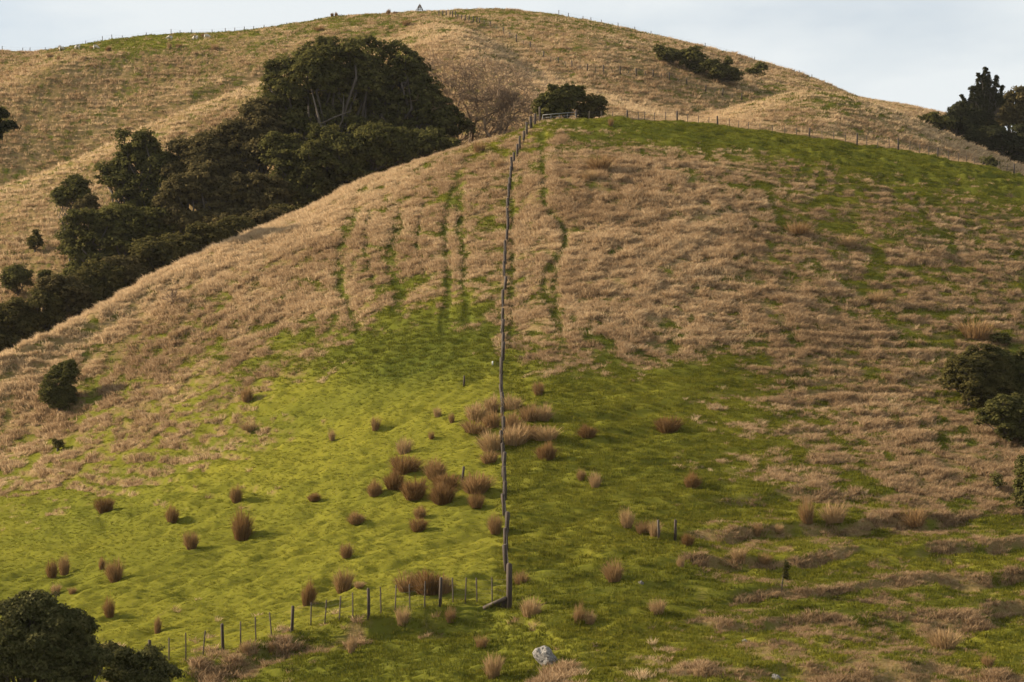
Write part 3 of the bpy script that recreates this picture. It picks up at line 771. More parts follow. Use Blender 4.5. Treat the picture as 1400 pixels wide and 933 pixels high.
def put_rush(px, py, w, h, kind, group, label, k, far=False):
    p = hit(px, py, far)
    o = bpy.data.objects.new("rush_clump", RM[kind][k % len(RM[kind])])
    COL.objects.link(o)
    m = p.y / PXF
    asp = {'u': 1.0, 'b': 1.12, 'p': 1.08}[kind]
    o.location = p - Vector((0, 0, .02))
    if group == RUSH_MID and kind == 'p': w *= 1.4
    sw = w * m / (.95 * asp)
    o.scale = (sw, sw, h * m * 1.04)
    o.rotation_euler = (.10 * math.sin(k * 4.7), .12 * math.sin(k * 3.3), (k * 2.399) % 6.283)
    return tag(o, label, "rush clump", group)
for k, (px, py, w, h, kd, gr, lb) in enumerate(RUSHES):
    put_rush(px, py, w, h, kd, gr, lb, k)
for k, (px, py, w, h, lb) in enumerate([
        (454, 23.5, 5, 6, "left of two dark tussocks close together on the skyline"), (460, 23, 5, 6.5, "right of two dark tussocks close together on the skyline"),
        (476, 21.5, 5, 6, "lone dark tussock on the skyline right of a close pair"), (531, 20.5, 7, 8, "tallest tussock on the skyline left of the timber frame"),
        (541, 20, 7, 4.5, "low tussock on the skyline next to the tallest one"), (556, 35, 16, 9, "rusty tussock on the green hilltop below the timber frame"),
        (68, 78, 12, 7, "rusty tussock left of the sheep on the far paddock"), (80, 82, 6, 7, "small tussock below the leftmost sheep"),
        (101, 77, 9, 7, "tussock below the second sheep"), (82, 69, 6, 7, "dark tussock just left of the leftmost sheep"),
        (125, 67, 7, 5, "low tussock between two grazing sheep"), (148, 71, 9, 8, "dark tussock right of the grazing sheep"),
        (232, 66, 7, 9, "orange tussock on the far paddock below the middle sheep"), (244, 65, 10, 6, "low orange tussock next to an orange one on the far paddock"),
        (294, 68, 13, 10, "rusty tussock below the rightmost sheep on the far hill"), (278, 52, 6, 7, "dark tussock beside the rightmost sheep"),
        (114, 59, 9, 4, "flat dark tussock on the left skyline"), (437, 42, 18, 7, "rusty patch of tussock on the green brow above the big trees")]):
    put_rush(px, py, w, h, 'b' if 'dark' in lb or 'tallest' in lb else 'p', RUSH_SKY, lb, k, True)

# ------------------------------------------------------------------ fences
def post_mesh(name, h, w, mat, seed, k=7):
    r = np.random.default_rng(seed); b = MB()
    pts = [(0, 0, -.25), (r.normal(0, .004), 0, h * .5), (r.normal(0, .01), r.normal(0, .008), h - .02), (r.normal(0, .012), 0, h)]
    b.tube(pts, [w / 2, w * .48, w * .47, w * .36], k)
    me = b.mesh(name); me.materials.append(mat)
    return me
def set_part(root, name, me, p, lean=(0, 0), s=(1, 1, 1), yaw=0.0):
    o = bpy.data.objects.new(name, me)
    COL.objects.link(o); o.parent = root
    o.location = Vector(p) - root.location
    o.rotation_euler = (lean[0], lean[1], yaw); o.scale = s
    return o
POSTS = [post_mesh("post", 1.0, .15, m_post, 200 + k) for k in range(4)]
BATTENS = [post_mesh("batten", 1.0, .075, m_batten, 220 + k, 5) for k in range(4)]
def wires(root, tops, heights, r=.0035, frac=True):
    for q in heights:
        b = MB()
        b.tube([Vector(p) + Vector((0, -.06, h * q)) - root.location for p, h in tops], r, 3, False)
        obj("wire", b.mesh("wire"), m_wire, root)
WH = (.16, .34, .52, .70, .90)

# lower paddock fence, each post where it stands
root = empty("paddock_fence", hit(440, 856))
LOW = [(204, 912, 880, 1), (231, 906, 877, 0), (254, 907, 870, 0), (277.5, 900, 867, 0), (305, 895, 858, 1), (329, 889, 855, 0), (350, 881, 849, 0), (371.5, 875, 842, 0),
       (399, 868, 834, 1), (425, 858, 829, 0), (444, 856, 825, 0), (464, 852, 820, 0), (482.5, 851, 815, 0), (504, 849, 810, 1), (521, 843, 808, 0), (540.5, 837, 805, 0),
       (560.5, 838, 804, 0), (580.5, 835, 800, 0), (602, 832, 795, 1), (619.5, 827, 795, 0), (636, 828, 795, 0), (652, 826, 795, 0), (673, 826, 795, 0)]
tops = []
for k, (px, pb, pt, thick) in enumerate(LOW):
    p = hit(px, pb - 3); h = (pb - pt + 2) * p.y / PXF
    lean = (0.02 * math.sin(k * 3.1), 0.05 * math.sin(k * 1.7) - (.05 if px < 480 and not thick else -.02))
    me = (POSTS if thick else BATTENS)[k % 4]
    w = 1.0 if thick else .9
    set_part(root, "post" if thick else "batten", me, p, lean, (w, w, h), k * .9)
    tops.append((p, h))
cp = hit(696, 832); cp.z -= .05
tops.append((cp, 1.5))
wires(root, tops, WH)
tag(root, "low post and batten wire fence along the bottom of the bright left paddock", "fence")

# main fence straight up the hill
root = empty("hill_fence", cp.copy())
pl = [hit(px, py) for px, py in MFENCE]
pl[0] = cp
tops = [(cp, 2.05)]
set_part(root, "strainer_post", POSTS[0], cp, (0, .01), (1.85, 1.85, 2.05), .4)
b = MB()
foot = hit(661, 833); foot.z += .05
b.tube([foot - cp, Vector((-.12, -.02, .52))], [.10, .085], 7)
obj("stay", b.mesh("stay"), m_batten, root)
b = MB(); f2 = foot - cp
b.add([(f2.x + .1, f2.y + .1, f2.z - .25), (-.06, .03, -.25), (-.06, .03, .44), (f2.x + .1, f2.y + .1, f2.z), (f2.x + .1, f2.y + .16, f2.z - .25), (-.06, .09, -.25), (-.06, .09, .44), (f2.x + .1, f2.y + .16, f2.z)],
      [[0, 1, 2, 3], [5, 4, 7, 6], [3, 2, 6, 7], [1, 5, 6, 2], [4, 0, 3, 7], [0, 4, 5, 1]])
obj("stay_infill", b.mesh("stay_infill"), m_post, root)  # dark panel filling the gap below the stay
acc, k = 0.0, 0
rr = np.random.default_rng(11)
for a, c in zip(pl[:-1], pl[1:]):
    seg = (c - a).length; n = max(2, int(seg / .25))
    for i in range(1, n + 1):
        acc += seg / n
        if acc >= 2.45:
            acc = rr.uniform(-.25, .25); k += 1
            q = a.lerp(c, i / n); px = 700 + q.x * PXF / q.y
            q = gpos(px + rr.normal(0, .9), q.y)
            h = 1.2 + rr.uniform(-.14, .16)
            set_part(root, "post", POSTS[k % 4], q, (rr.normal(0, .04), rr.normal(0, .05)), (rr.uniform(1.45, 1.95), 1.6, h), k * 1.3)
            tops.append((q, h))
wires(root, tops, WH)
tag(root, "long dark post fence running straight up the middle of the hill", "fence")

# ridge fence behind the crest, from the gate to the right edge
def ridge_d(px):
    return crest_d(px) + 1.2
root = empty("ridge_fence", gpos(1000, ridge_d(1000)))
RID = [(788, 1, 165, 150), (805.5, 0, 164, 152), (822, 0, 164, 152), (838, 0, 164, 152), (857.5, 1, 164, 151), (873, 0, 165, 153), (881, 0, 165, 153), (895, 0, 166, 154), (910, 0, 166, 153), (926, 1, 167, 152),
       (940, 0, 167, 156), (955, 0, 168, 158), (969, 0, 171, 160), (981, 1, 173, 159), (997, 0, 175, 162), (1010, 0, 177, 165), (1023, 0, 179, 167), (1039, 0, 181, 169), (1056, 0, 183, 171), (1073, 0, 185, 173),
       (1089, 0, 187, 175), (1106.5, 1, 189, 175), (1124, 0, 191, 178), (1140, 0, 193, 180), (1156, 0, 195, 182), (1171.5, 1, 197, 183), (1185, 0, 199, 185), (1200, 0, 201, 188), (1216, 0, 203, 190),
       (1228, 1, 204, 189), (1244, 0, 207, 193), (1257, 0, 209, 196), (1270, 0, 212, 200), (1282, 1, 214, 202), (1297, 0, 218, 206), (1310, 0, 220, 209), (1321, 0, 223, 212), (1332, 0, 225, 215), (1344, 0, 228, 217),
       (1365.5, 0, 231, 221), (1376.5, 0, 234, 224), (1386.5, 1, 237, 224), (1402, 0, 241, 231)]
tops = []
for k, (px, thick, pb, pt) in enumerate(RID):
    d = ridge_d(px); p = gpos(px, d)
    h = max(.7, ZC + (HOR - pt) * d / PXF - p.z)
    h = min(h, 1.5)
    me = (POSTS if thick else BATTENS)[k % 4]
    w = 1.25 if thick else 1.15
    set_part(root, "post" if thick else "batten", me, p, (0, .04 * math.sin(k * 2.3)), (w, w, h), k)
    tops.append((p, h))
wires(root, tops, WH, .008)
tag(root, "wire fence along the green ridge crest right of the gate", "fence")

# gate and its posts
gd = crest_d(762) + .6
root = empty("field_gate", gpos(762, gd))
A, B = atpx(742, 157.5, gd), atpx(787, 153.5, gd)
A0, B0 = gpos(742, gd), gpos(787, gd)
def rel(p): return p - root.location
H = max((A - A0).length, .95)
def gate_pipe(name, p, q, r=.028):
    b = MB(); b.tube([rel(p), rel(q)], r, 6); return obj(name, b.mesh(name), m_pipe, root)
gate_pipe("top_rail", A, B, .034)
gate_pipe("bottom_rail", A - Vector((0, 0, H * .82)), B - Vector((0, 0, H * .82)))
for q in (.3, .56): gate_pipe("rail", A - Vector((0, 0, H * q)), B - Vector((0, 0, H * q)), .02)
for t in (0, .25, .5, .75, 1.0):
    c = A.lerp(B, t); gate_pipe("upright", c, c - Vector((0, 0, H * .82)), .03 if t in (0, 1.0) else .02)
tag(root, "galvanised pipe field gate on the crest beside dark shrubs", "gate")
for px, lb in ((738, "dark timber gate post where the long fence meets the gate"), ):
    p = gpos(px, gd - .2); o = obj("gate_post", POSTS[1], None, None, p); o.scale = (1.5, 1.5, 1.5); tag(o, lb, "gate post")

# fence down the far hill
root = empty("far_hill_fence", hit(743, 84, True))
FARP = [(600, 22, 15), (605, 22.5, 15), (610, 23, 15.5), (615, 23.5, 16), (619, 24, 16), (623, 25, 16.5), (626, 27, 20), (631, 28, 21), (636, 29, 21.5), (641, 30, 22), (647, 31.5, 23), (652, 32, 24), (656, 33, 25),
        (662, 35, 28), (670, 37, 30), (679, 42, 36), (688, 47, 38), (697, 52, 45), (706, 57, 48), (716, 62, 56), (725, 67, 58), (734, 74, 67), (743, 80, 71), (753, 85, 78), (763, 88, 79),
        (773, 92, 85), (782, 94, 84), (793, 96, 89), (803, 97, 88), (814, 99, 92), (825, 100, 90), (837, 101, 95), (848, 102, 92), (859, 103, 97), (870, 104, 94), (882, 105, 98), (893, 106, 96), (904, 108, 101), (915, 110, 100),
        (927, 114, 107), (939, 118, 108), (952, 122, 116), (965, 126, 117), (977, 128, 122), (988, 131, 121), (1001, 134, 128), (1014, 137, 128)]
tops = []
for k, (px, pb, pt) in enumerate(FARP):
    p = hit(px, pb, True); thick = (k % 2 == 0) or k < 13
    h = (pb - pt) * p.y / PXF * 1.08
    set_part(root, "post" if thick else "batten", (POSTS if thick else BATTENS)[k % 4], p, (0, .06 * math.sin(k * 1.9)), (1.35, 1.35, h), k)
    tops.append((p, h))
wires(root, tops[13:], (.3, .6, .9), .008)
tag(root, "post fence dropping from the far hilltop behind the near ridge", "fence")

def skyline_d(px):
    i = int(np.searchsorted(GT, K_SKY)); return float(np.interp(px, CX, GD[i]))
for lst, lb in (([(3, 6), (31, 5), (41, 5), (62, 4), (117, 5), (140, 6), (153, 5), (167, 4.5), (200, 4), (234, 6), (246, 4), (262, 5), (290, 4), (308, 5.5), (321, 5), (334, 5), (347, 6), (361, 6), (392, 4)],
                 "thin wire fence along the left skyline behind the sheep"),
                ([(764, 5.5), (777, 5.5), (797, 5), (808, 4.5), (822, 5), (845, 4), (868, 4), (890, 4), (964, 5), (1032, 4), (1093, 4), (1110, 3.5)], "thin wire fence along the right skyline of the far hill")):
    root = empty("skyline_fence", gpos(lst[len(lst) // 2][0], skyline_d(lst[len(lst) // 2][0])))
    tops = []
    for k, (px, hp) in enumerate(lst):
        d = skyline_d(px) - .5; p = gpos(px, d); h = (hp + 1.5) * d / PXF
        set_part(root, "post", POSTS[k % 4], p, (0, .05 * math.sin(k * 2.9)), (.85, .85, h), k); tops.append((p, h))
    wires(root, tops, (.5, .92), .006)
    tag(root, lb, "fence", "fences on the skyline")

# lone posts
def lone(name, px, pb, pt, w, mat_src, lean, label, cat):
    p = hit(px, pb); o = obj(name, mat_src, None, None, p); h = (pb - pt) * p.y / PXF
    o.scale = (w, w, h); o.rotation_euler = (0, lean, 0); tag(o, label, cat)
lone("post", 901, 738, 711, 1.9, BATTENS[0], -.04, "pale thick short post left of a thinner one on the right slope", "post")
lone("post", 923, 739, 711, 1.0, POSTS[1], .02, "thin dark short post right of the pale one on the right slope", "post")
lone("post", 634, 528, 514, .9, POSTS[2], .06, "small dark peg alone at the top of the left paddock", "post")
lone("post", 632, 660, 638, 1.0, POSTS[3], .10, "short leaning post behind the widest dark rush mound", "post")
lone("marker_peg", 673.5, 499, 494, .7, POSTS[0], .0, "tiny white peg in the grass left of the main fence", "peg")
COL.objects[-1].data = COL.objects[-1].data.copy(); COL.objects[-1].data.materials.clear(); COL.objects[-1].data.materials.append(m_white)

# timber frame on the summit
p = gpos(574, skyline_d(574) - 2)
root = empty("timber_frame", p)
m1 = p.y / PXF
for k, (bx, tx, th) in enumerate([(-6.2, -.6, 10.5), (-4.3, -1.4, 8.6), (-2.2, -.3, 10), (2.2, .5, 9.6), (4.6, 1.5, 8.4), (6.2, .8, 10.2), (0.2, 0.2, 11.5)]):
    b = MB(); dy = (.5 if k % 2 else -.5)
    b.tube([(bx * m1, dy, -.15), (tx * m1, dy * .15, th * m1)], .055, 6)
    obj("pole", b.mesh("pole"), m_batten, root)
for z, w in ((3.2, 4.4), (6.0, 2.7)):
    b = MB(); b.tube([(-w * m1, -.42 + z * .03, z * m1), (w * m1, -.42 + z * .03, z * m1)], .035, 6); obj("brace", b.mesh("brace"), m_batten, root)
tag(root, "pale pointed frame of leaning poles on the far summit", "timber frame")

# ------------------------------------------------------------------ trees
def leaf_mesh(name, C, Nn, size, rs, mat, flat=.5):
    n = len(C)
    d = Nn + rs.normal(0, flat, (n, 3)); d /= np.linalg.norm(d, axis=1)[:, None] + 1e-9
    u = np.cross(d, rs.normal(0, 1, (n, 3))); u /= np.linalg.norm(u, axis=1)[:, None] + 1e-9
    w = np.cross(d, u)
    s = size * rs.uniform(.6, 1.35, n)[:, None]
    a = C - u * s * .55; c = C + u * s * .55 + d * s * .12
    l = C + w * s * .34 - d * s * .06; r = C - w * s * .34 - d * s * .06
    V = np.stack([a - (r - a) * .15, c + (r - c) * .45, l * 1.25 - r * .25], 1).reshape(-1, 3)
    return V, np.arange(n * 3).reshape(-1, 3)
def limb(b, p, q, r0, r1, rs, wig=.10, n=5, sag=0.0, k=6):
    p, q = np.asarray(p, float), np.asarray(q, float); L_ = np.linalg.norm(q - p)
    t = np.linspace(0, 1, n)[:, None]
    pts = p + (q - p) * t
    pts[1:-1] += rs.normal(0, wig * L_, (n - 2, 3)) * .5
    pts[:, 2] += sag * L_ * np.sin(np.pi * t[:, 0]) * .5
    b.tube(pts, np.linspace(r0, r1, n), k)
    return pts
def tree(name, base, blobs, d, leaf, size, density, mat, label, cat, seed, group=None, bark=None, trunk_r=.22, clump_r=1.0, per=46, up=.35, trunk_name="trunk", crown_name="crown",
         shell=(.55, 1.14), depth=.85, limb_every=5, flat=.55, gap=0.0, front_limbs=(), lobed=7, fork_h=.16):
    rs = np.random.default_rng(seed)
    root = empty(name, base)
    m = d / PXF; o = np.array(base)
    Cs, Ns, Ts, tips = [], [], [], []
    centers = []
    lobes = []
    for (px, py, rx, ry) in blobs:
        c = np.array(atpx(px, py, d)) - o
        R = np.array([rx * m, (rx + ry) * .5 * m * depth, ry * m])
        c[1] += rs.uniform(-.25, .25) * R[1]
        if lobed and min(rx, ry) * m > 1.6 * clump_r:
            lobes.append((c, R * .74))
            for k in range(lobed):
                v = rs.normal(0, 1, 3); v[1] = -abs(v[1]) if k % 3 else v[1]; v /= np.linalg.norm(v)
                lobes.append((c + v * R * rs.uniform(.55, .8), R * rs.uniform(.28, .46)))
        else:
            lobes.append((c, R))
    for c, R in lobes:
        centers.append((c, R))
        nc = max(5, int(density * 4 * np.pi * ((R[0] * R[2] + R[0] * R[1] + R[1] * R[2]) / 3) / (clump_r ** 2)))
        v = rs.normal(0, 1, (nc, 3)); v /= np.linalg.norm(v, axis=1)[:, None]
        v[:, 2] = np.where(v[:, 2] < -.55, -v[:, 2], v[:, 2])
        q = c + v * R * rs.uniform(shell[0], shell[1], nc)[:, None]
        if gap:
            keep = vnoise(q[:, 0] / (2.2 * clump_r) + 7, q[:, 2] / (2.0 * clump_r) + q[:, 1] * .3, seed) > gap
            q, v = q[keep], v[keep]
        tips.append(q)
        nl = per
        cr = clump_r * rs.uniform(.55, 1.25, len(q))
        w = rs.normal(0, 1, (len(q), nl, 3)); w /= np.linalg.norm(w, axis=2)[:, :, None]
        w[:, :, 2] = np.where(w[:, :, 2] < -.3, -w[:, :, 2], w[:, :, 2])
        rad = rs.uniform(.45, 1.0, (len(q), nl, 1)) * cr[:, None, None]
        P = q[:, None, :] + w * rad * np.array([1, 1, .72])
        nn = w * .7 + v[:, None, :] * .4 + np.array([0, 0, up])
        Cs.append(P.reshape(-1, 3)); Ns.append(nn.reshape(-1, 3))
        Ts.append(np.repeat(rs.random(len(q)), nl))
    C = np.concatenate(Cs); Nn = np.concatenate(Ns); T = np.concatenate(Ts)
    V, F = leaf_mesh(name, C, Nn, size, rs, mat, flat)
    cm_ = mesh_np(crown_name, V, [F], False, {'blade': ('FLOAT', np.repeat(rs.random(len(C)), 3)), 'tint': ('FLOAT', np.repeat(T, 3))})
    obj(crown_name, cm_, mat, root)
    b = MB(); bk = bark or m_bark
    zt_ = max(c[2] for c, _ in centers)
    fork = np.array([0.0, 0, 0]) + np.array([rs.normal(0, .2), rs.normal(0, .2), max(.25, fork_h * zt_)])
    b.tube([(0, 0, -.5), (fork * .5), fork], [trunk_r * 1.35, trunk_r * 1.05, trunk_r * .9], 8)
    for (c, R), q in zip(centers, tips):
        c2 = c.copy(); c2[2] = max(c2[2] - R[2] * .25, .2)
        limb(b, fork, c2, trunk_r * .62, trunk_r * .26, rs, .12, 6)
        for t in q[::limb_every]:
            limb(b, c2, t, trunk_r * .24, trunk_r * .06, rs, .12, 4, 0, 4)
    for path, r0 in front_limbs:
        pts = [np.array(atpx(x, y, d + dy)) - o for x, y, dy in path]
        lb = MB(); lb.tube(pts, np.linspace(r0, r0 * .35, len(pts)), 6)
        obj("limb", lb.mesh("limb", True), m_barkp, root)
    obj(trunk_name, b.mesh(trunk_name, True), bk, root)
    tag(root, label, cat, group)
    return root

GUL = "big evergreen trees in the gully"
dT = 199.0
tree("evergreen_tree", gpos(455, dT), [(428, 118, 62, 46), (398, 165, 46, 44), (462, 88, 46, 26), (374, 120, 20, 30), (445, 66, 22, 12), (480, 120, 44, 34), (425, 175, 50, 40), (484, 64, 12, 7), (395, 96, 24, 16), (462, 160, 40, 36), (430, 204, 50, 26), (480, 190, 50, 30)],
     dT, None, .35, .66, m_leaf_dark, "tallest broad dark evergreen tree with pale crooked limbs in the gully", "tree", 301, GUL, m_bark, .42, .8, 56, .35, gap=.04, limb_every=14,
     front_limbs=(([(470, 250, -1), (452, 200, -2.6), (438, 170, -3.6), (430, 140, -4), (425, 120, -3)], .17), ([(452, 200, -2.6), (468, 165, -3.8), (470, 130, -3.4)], .11), ([(438, 170, -3.6), (458, 160, -4.2), (480, 152, -3.6)], .10)))
dT = 203.0
tree("evergreen_tree", gpos(552, dT), [(548, 112, 46, 38), (545, 75, 26, 14), (508, 108, 34, 34), (588, 150, 42, 36), (560, 160, 54, 38), (607, 172, 34, 22), (630, 178, 20, 14), (522, 150, 42, 38), (572, 110, 26, 24), (506, 62, 16, 9), (515, 72, 18, 8), (530, 186, 50, 26), (575, 186, 46, 22)],
     dT, None, .35, .66, m_leaf_dark, "broad dark evergreen tree leaning right beside the bare tree", "tree", 302, GUL, m_bark, .40, .8, 56, .35, gap=.04, limb_every=14,
     front_limbs=())
dT = 193.0
tree("evergreen_tree", gpos(470, dT + 3), [(446, 222, 62, 44), (505, 208, 56, 42), (545, 205, 42, 30), (485, 246, 50, 30), (430, 262, 44, 30), (580, 200, 34, 22), (395, 225, 40, 44), (440, 285, 60, 26), (510, 245, 50, 26), (400, 280, 40, 26), (600, 205, 36, 16)],
     dT, None, .35, .66, m_leaf_dark, "low spreading dark evergreen tree at the foot of the gully", "tree", 303, GUL, m_bark, .34, .8, 54, .3, gap=.05, limb_every=14,
     front_limbs=())
dT = 196.0
tree("evergreen_tree", gpos(330, dT), [(322, 190, 34, 28), (352, 160, 26, 30), (300, 226, 44, 38), (345, 215, 44, 44), (366, 180, 28, 36), (268, 232, 26, 24), (330, 255, 50, 30), (250, 206, 24, 18), (238, 236, 18, 22), (286, 200, 24, 20)],
     dT, None, .34, .66, m_leaf_brown, "olive brown evergreen tree at the left edge of the tall trees", "tree", 304, GUL, m_bark, .32, .75, 54, .35, gap=.05, limb_every=14)
dT = 190.0
tree("evergreen_tree", gpos(290, dT), [(262, 272, 36, 30), (300, 284, 42, 28), (338, 272, 42, 34), (278, 246, 30, 24), (368, 268, 34, 34), (240, 258, 14, 16), (234, 280, 18, 20), (244, 300, 24, 16), (300, 310, 60, 24), (360, 296, 40, 24)],
     dT, None, .34, .66, m_leaf_brown, "lower olive brown evergreen tree with layered branches above the scrub", "tree", 305, GUL, m_bark, .28, .7, 52, .3, gap=.05, limb_every=14)
dT = 197.0
tree("evergreen_tree", gpos(195, dT), [(196, 200, 24, 18), (176, 222, 34, 26), (214, 232, 36, 30), (154, 244, 28, 20), (190, 262, 44, 28), (232, 248, 22, 26), (170, 190, 10, 10), (196, 290, 54, 26), (240, 280, 26, 30)],
     dT, None, .32, .70, m_leaf_dark, "rounded dark tree at the upper left of the gully", "tree", 306, GUL, m_bark, .26, .7, 52, .35, gap=.06, limb_every=10)
dT = 190.0
tree("evergreen_tree", gpos(165, dT), [(118, 312, 34, 24), (156, 302, 36, 26), (200, 310, 44, 30), (136, 340, 46, 28), (184, 340, 48, 28), (236, 306, 30, 24), (110, 350, 22, 18), (150, 366, 50, 20), (220, 340, 40, 24), (112, 372, 28, 16), (92, 336, 14, 24), (100, 392, 40, 20)],
     dT, None, .32, .70, m_leaf_dark, "wide dark tree low on the gully's left side above the scrub", "tree", 307, GUL, m_bark, .24, .7, 52, .35, gap=.06, limb_every=10)
SHR = "scrub bushes in the gully"
def bush(px, d, blobs, label, seed, group=None, mat=m_leaf_scrub, size=.27, cr=.45, name="bush", cat="bush", base=None, dens=.85, per=40, flat=.5, up=.4, tr=.10, gap=.06):
    return tree(name, base if base is not None else gpos(px, d), blobs, d, None, size, dens, mat, label, cat, seed, group, m_bark, tr, cr, per, up, "stem", "foliage", (.66, 1.12), .9, 6, flat, gap)
bush(96, 205, [(95, 264, 21, 21), (84, 272, 14, 16), (106, 255, 14, 14), (112, 272, 12, 14)], "round dark bush left of the gully trees on the tan spur", 320, SHR, m_leaf_dark, .30, .6)
bush(122, 203, [(124, 282, 14, 12), (112, 284, 10, 8)], "small brownish bush right beside the round dark bush", 321, SHR, m_leaf_brown, .26, .5)
p = hit(22, 408, True)
bush(22, p.y, [(22, 382, 19, 19), (12, 388, 12, 12), (34, 384, 10, 14)], "dark small tree alone on the spur at the far left", 322, SHR, m_leaf_dark, .26, .55, base=p)
p = hit(62, 396, True)
bush(62, p.y, [(62, 382, 11, 12)], "small dark bush between the far left tree and the scrub", 323, SHR, m_leaf_dark, .24, .45, base=p)
p = hit(48, 345, True)
bush(48, p.y, [(48, 332, 9, 13)], "small upright bush on the tan spur uphill of the far left tree", 324, SHR, m_leaf_scrub, .24, .4, base=p)
SCB = [(14, 440, 34, 30), (58, 428, 34, 26), (92, 405, 36, 28), (132, 388, 36, 28), (172, 374, 38, 28), (214, 352, 34, 30), (246, 338, 30, 22), (286, 326, 34, 22), (322, 312, 32, 20), (356, 303, 30, 15), (392, 294, 28, 13), (-30, 470, 40, 34)]
SCL = ["scrub bush at the left edge just over the near crest", "dark scrub bush second from the left along the near crest", "lighter scrub mound third from the left along the crest", "tall rounded scrub mound above the crest's left part",
       "yellowish topped scrub mound below the wide dark tree", "high scrub mound in the middle of the crest row", "scrub bush right of the highest mound", "scrub bush below the olive brown layered tree", "flat scrub bush near the foot of the tall trees",
       "low olive scrub bush under the tall trees", "last low scrub bush at the right end of the crest row", "scrub bush mostly past the left edge of the view"]
for k, ((px, py, rx, ry), lb) in enumerate(zip(SCB, SCL)):
    d = crest_d(px) + 11
    bl = [(px, py, rx, ry), (px - rx * .45, py + ry * .35, rx * .6, ry * .8), (px + rx * .5, py + ry * .3, rx * .6, ry * .75), (px, py + ry, rx * .9, ry * .9)]
    bush(px, d, bl, lb, 330 + k, "scrub bushes behind the near crest", m_leaf_brown if k in (2, 4, 9) else m_leaf_scrub, .26, .55, "scrub_bush", "bush", None, .75, 40)
# shrubs by the gate
for k, (px, bl, lb, mt) in enumerate([(752, [(748, 142, 13, 18), (740, 148, 9, 14), (757, 130, 8, 14), (752, 155, 18, 12)], "dark shrub with spiky tops left of the gate shrubs", m_leaf_dark),
                                      (780, [(780, 136, 18, 18), (770, 148, 16, 14), (790, 130, 10, 12)], "tallest dark shrub behind the gate", m_leaf_dark),
                                      (808, [(812, 150, 17, 15), (798, 154, 14, 12), (806, 142, 12, 9)], "rounded dark green shrub right of the gate", m_leaf_scrub)]):
    d = crest_d(px) + 9
    bush(px, d, bl, lb, 350 + k, "shrubs behind the gate", mt, .30, .55)
for k, (px, pb, bl, lb) in enumerate([(915, 88, [(912, 76, 15, 11), (903, 70, 9, 6), (925, 80, 14, 9)], "left end shrub of the dark patch high on the far hill"),
                                      (950, 100, [(945, 82, 20, 14), (960, 92, 18, 11), (935, 78, 12, 9)], "large shrub in the middle of the dark patch on the far hill"),
                                      (985, 114, [(985, 100, 22, 12), (1000, 105, 17, 11), (972, 92, 14, 9), (996, 87, 5, 8)], "right shrub of the dark patch on the far hill"),
                                      (1036, 107, [(1038, 97, 11, 9), (1028, 101, 8, 6)], "small separate dark shrub at the patch's right end"),
                                      (1377, 226, [(1352, 222, 6, 6), (1358, 225, 6, 4)], "tiny dark shrub beside the ridge fence at right")]):
    p = hit(px, pb, True) if k < 4 else gpos(1354, ridge_d(1354) + 1.5)
    bush(px, p.y, bl, lb, 360 + k, "shrubs on the far slopes", m_leaf_dark, .36, .7, base=p, per=40)
# slope bushes
p = hit(80, 566)
bush(80, p.y, [(78, 528, 24, 34), (92, 512, 14, 20), (70, 545, 18, 20), (88, 548, 19, 18), (98, 502, 6, 10)], "dense dark oval bush alone on the left slope", 370, None, m_leaf_dark, .15, .32, base=p, per=50)
p = hit(80, 616)
bush(80, p.y, [(80, 608, 9, 7)], "tiny dark bush below the dense oval bush", 371, None, m_leaf_scrub, .12, .2, base=p)
RB = "dark bushes at the right edge"
for k, (px, pb, bl, lb) in enumerate([(1322, 556, [(1322, 522, 30, 36), (1306, 506, 15, 18), (1340, 500, 26, 20), (1336, 546, 30, 24), (1318, 500, 10, 14), (1352, 522, 34, 36), (1300, 522, 12, 18), (1330, 484, 8, 8), (1348, 480, 6, 8)], "left bush of the dark thicket on the right with pale tipped shoots"),
                                      (1375, 560, [(1372, 508, 34, 30), (1398, 520, 30, 40), (1362, 490, 26, 14), (1356, 545, 30, 30), (1390, 556, 30, 30)], "back right bush of the dark thicket at the edge"),
                                      (1375, 606, [(1368, 570, 30, 32), (1398, 575, 30, 38), (1384, 592, 26, 18)], "lowest bush of the dark thicket at the right edge"),
                                      (1400, 702, [(1402, 655, 14, 26), (1416, 650, 18, 30), (1402, 680, 14, 24), (1414, 684, 20, 24)], "narrow dark bush cut by the right edge below the thicket"),
                                      (1365, 672, [(1364, 660, 4, 13)], "small spiky dark plant left of the narrow edge bush"),
                                      (1366, 472, [(1366, 464, 11, 7), (1376, 468, 9, 6)], "small dark bush on top of the right thicket")]):
    p = hit(px, pb)
    bush(px, p.y, bl, lb, 380 + k, RB, m_leaf_scrub if k == 0 else m_leaf_dark, .17, .36, base=p, per=46)
# bottom-left tree and its neighbour
d = 66.0
tree("broadleaf_tree", gpos(40, d), [(34, 842, 30, 24), (14, 838, 16, 14), (78, 852, 30, 22), (60, 880, 50, 34), (104, 886, 28, 24), (20, 890, 50, 40), (100, 850, 22, 14), (112, 862, 16, 14), (128, 902, 24, 22), (80, 920, 60, 34), (-20, 900, 50, 50), (50, 826, 26, 14)],
     d, None, .125, 1.5, m_leaf_grey, "dark broadleaf tree filling the bottom left corner", "tree", 401, None, m_bark,   .10, .30, 64, .3, gap=.05, limb_every=14)
tree("broadleaf_bush", gpos(190, d + 2), [(168, 905, 24, 16), (200, 908, 26, 14), (226, 924, 20, 14), (180, 928, 40, 20), (152, 892, 10, 10), (208, 892, 10, 8), (190, 946, 44, 22)],
     d + 2, None, .115, 1.2, m_leaf_grey, "lower leafy bush right of the bottom left tree by the fence end", "bush", 402, None, m_bark, .09, .26, 50, .3, gap=.10, crown_name="foliage", trunk_name="stem")
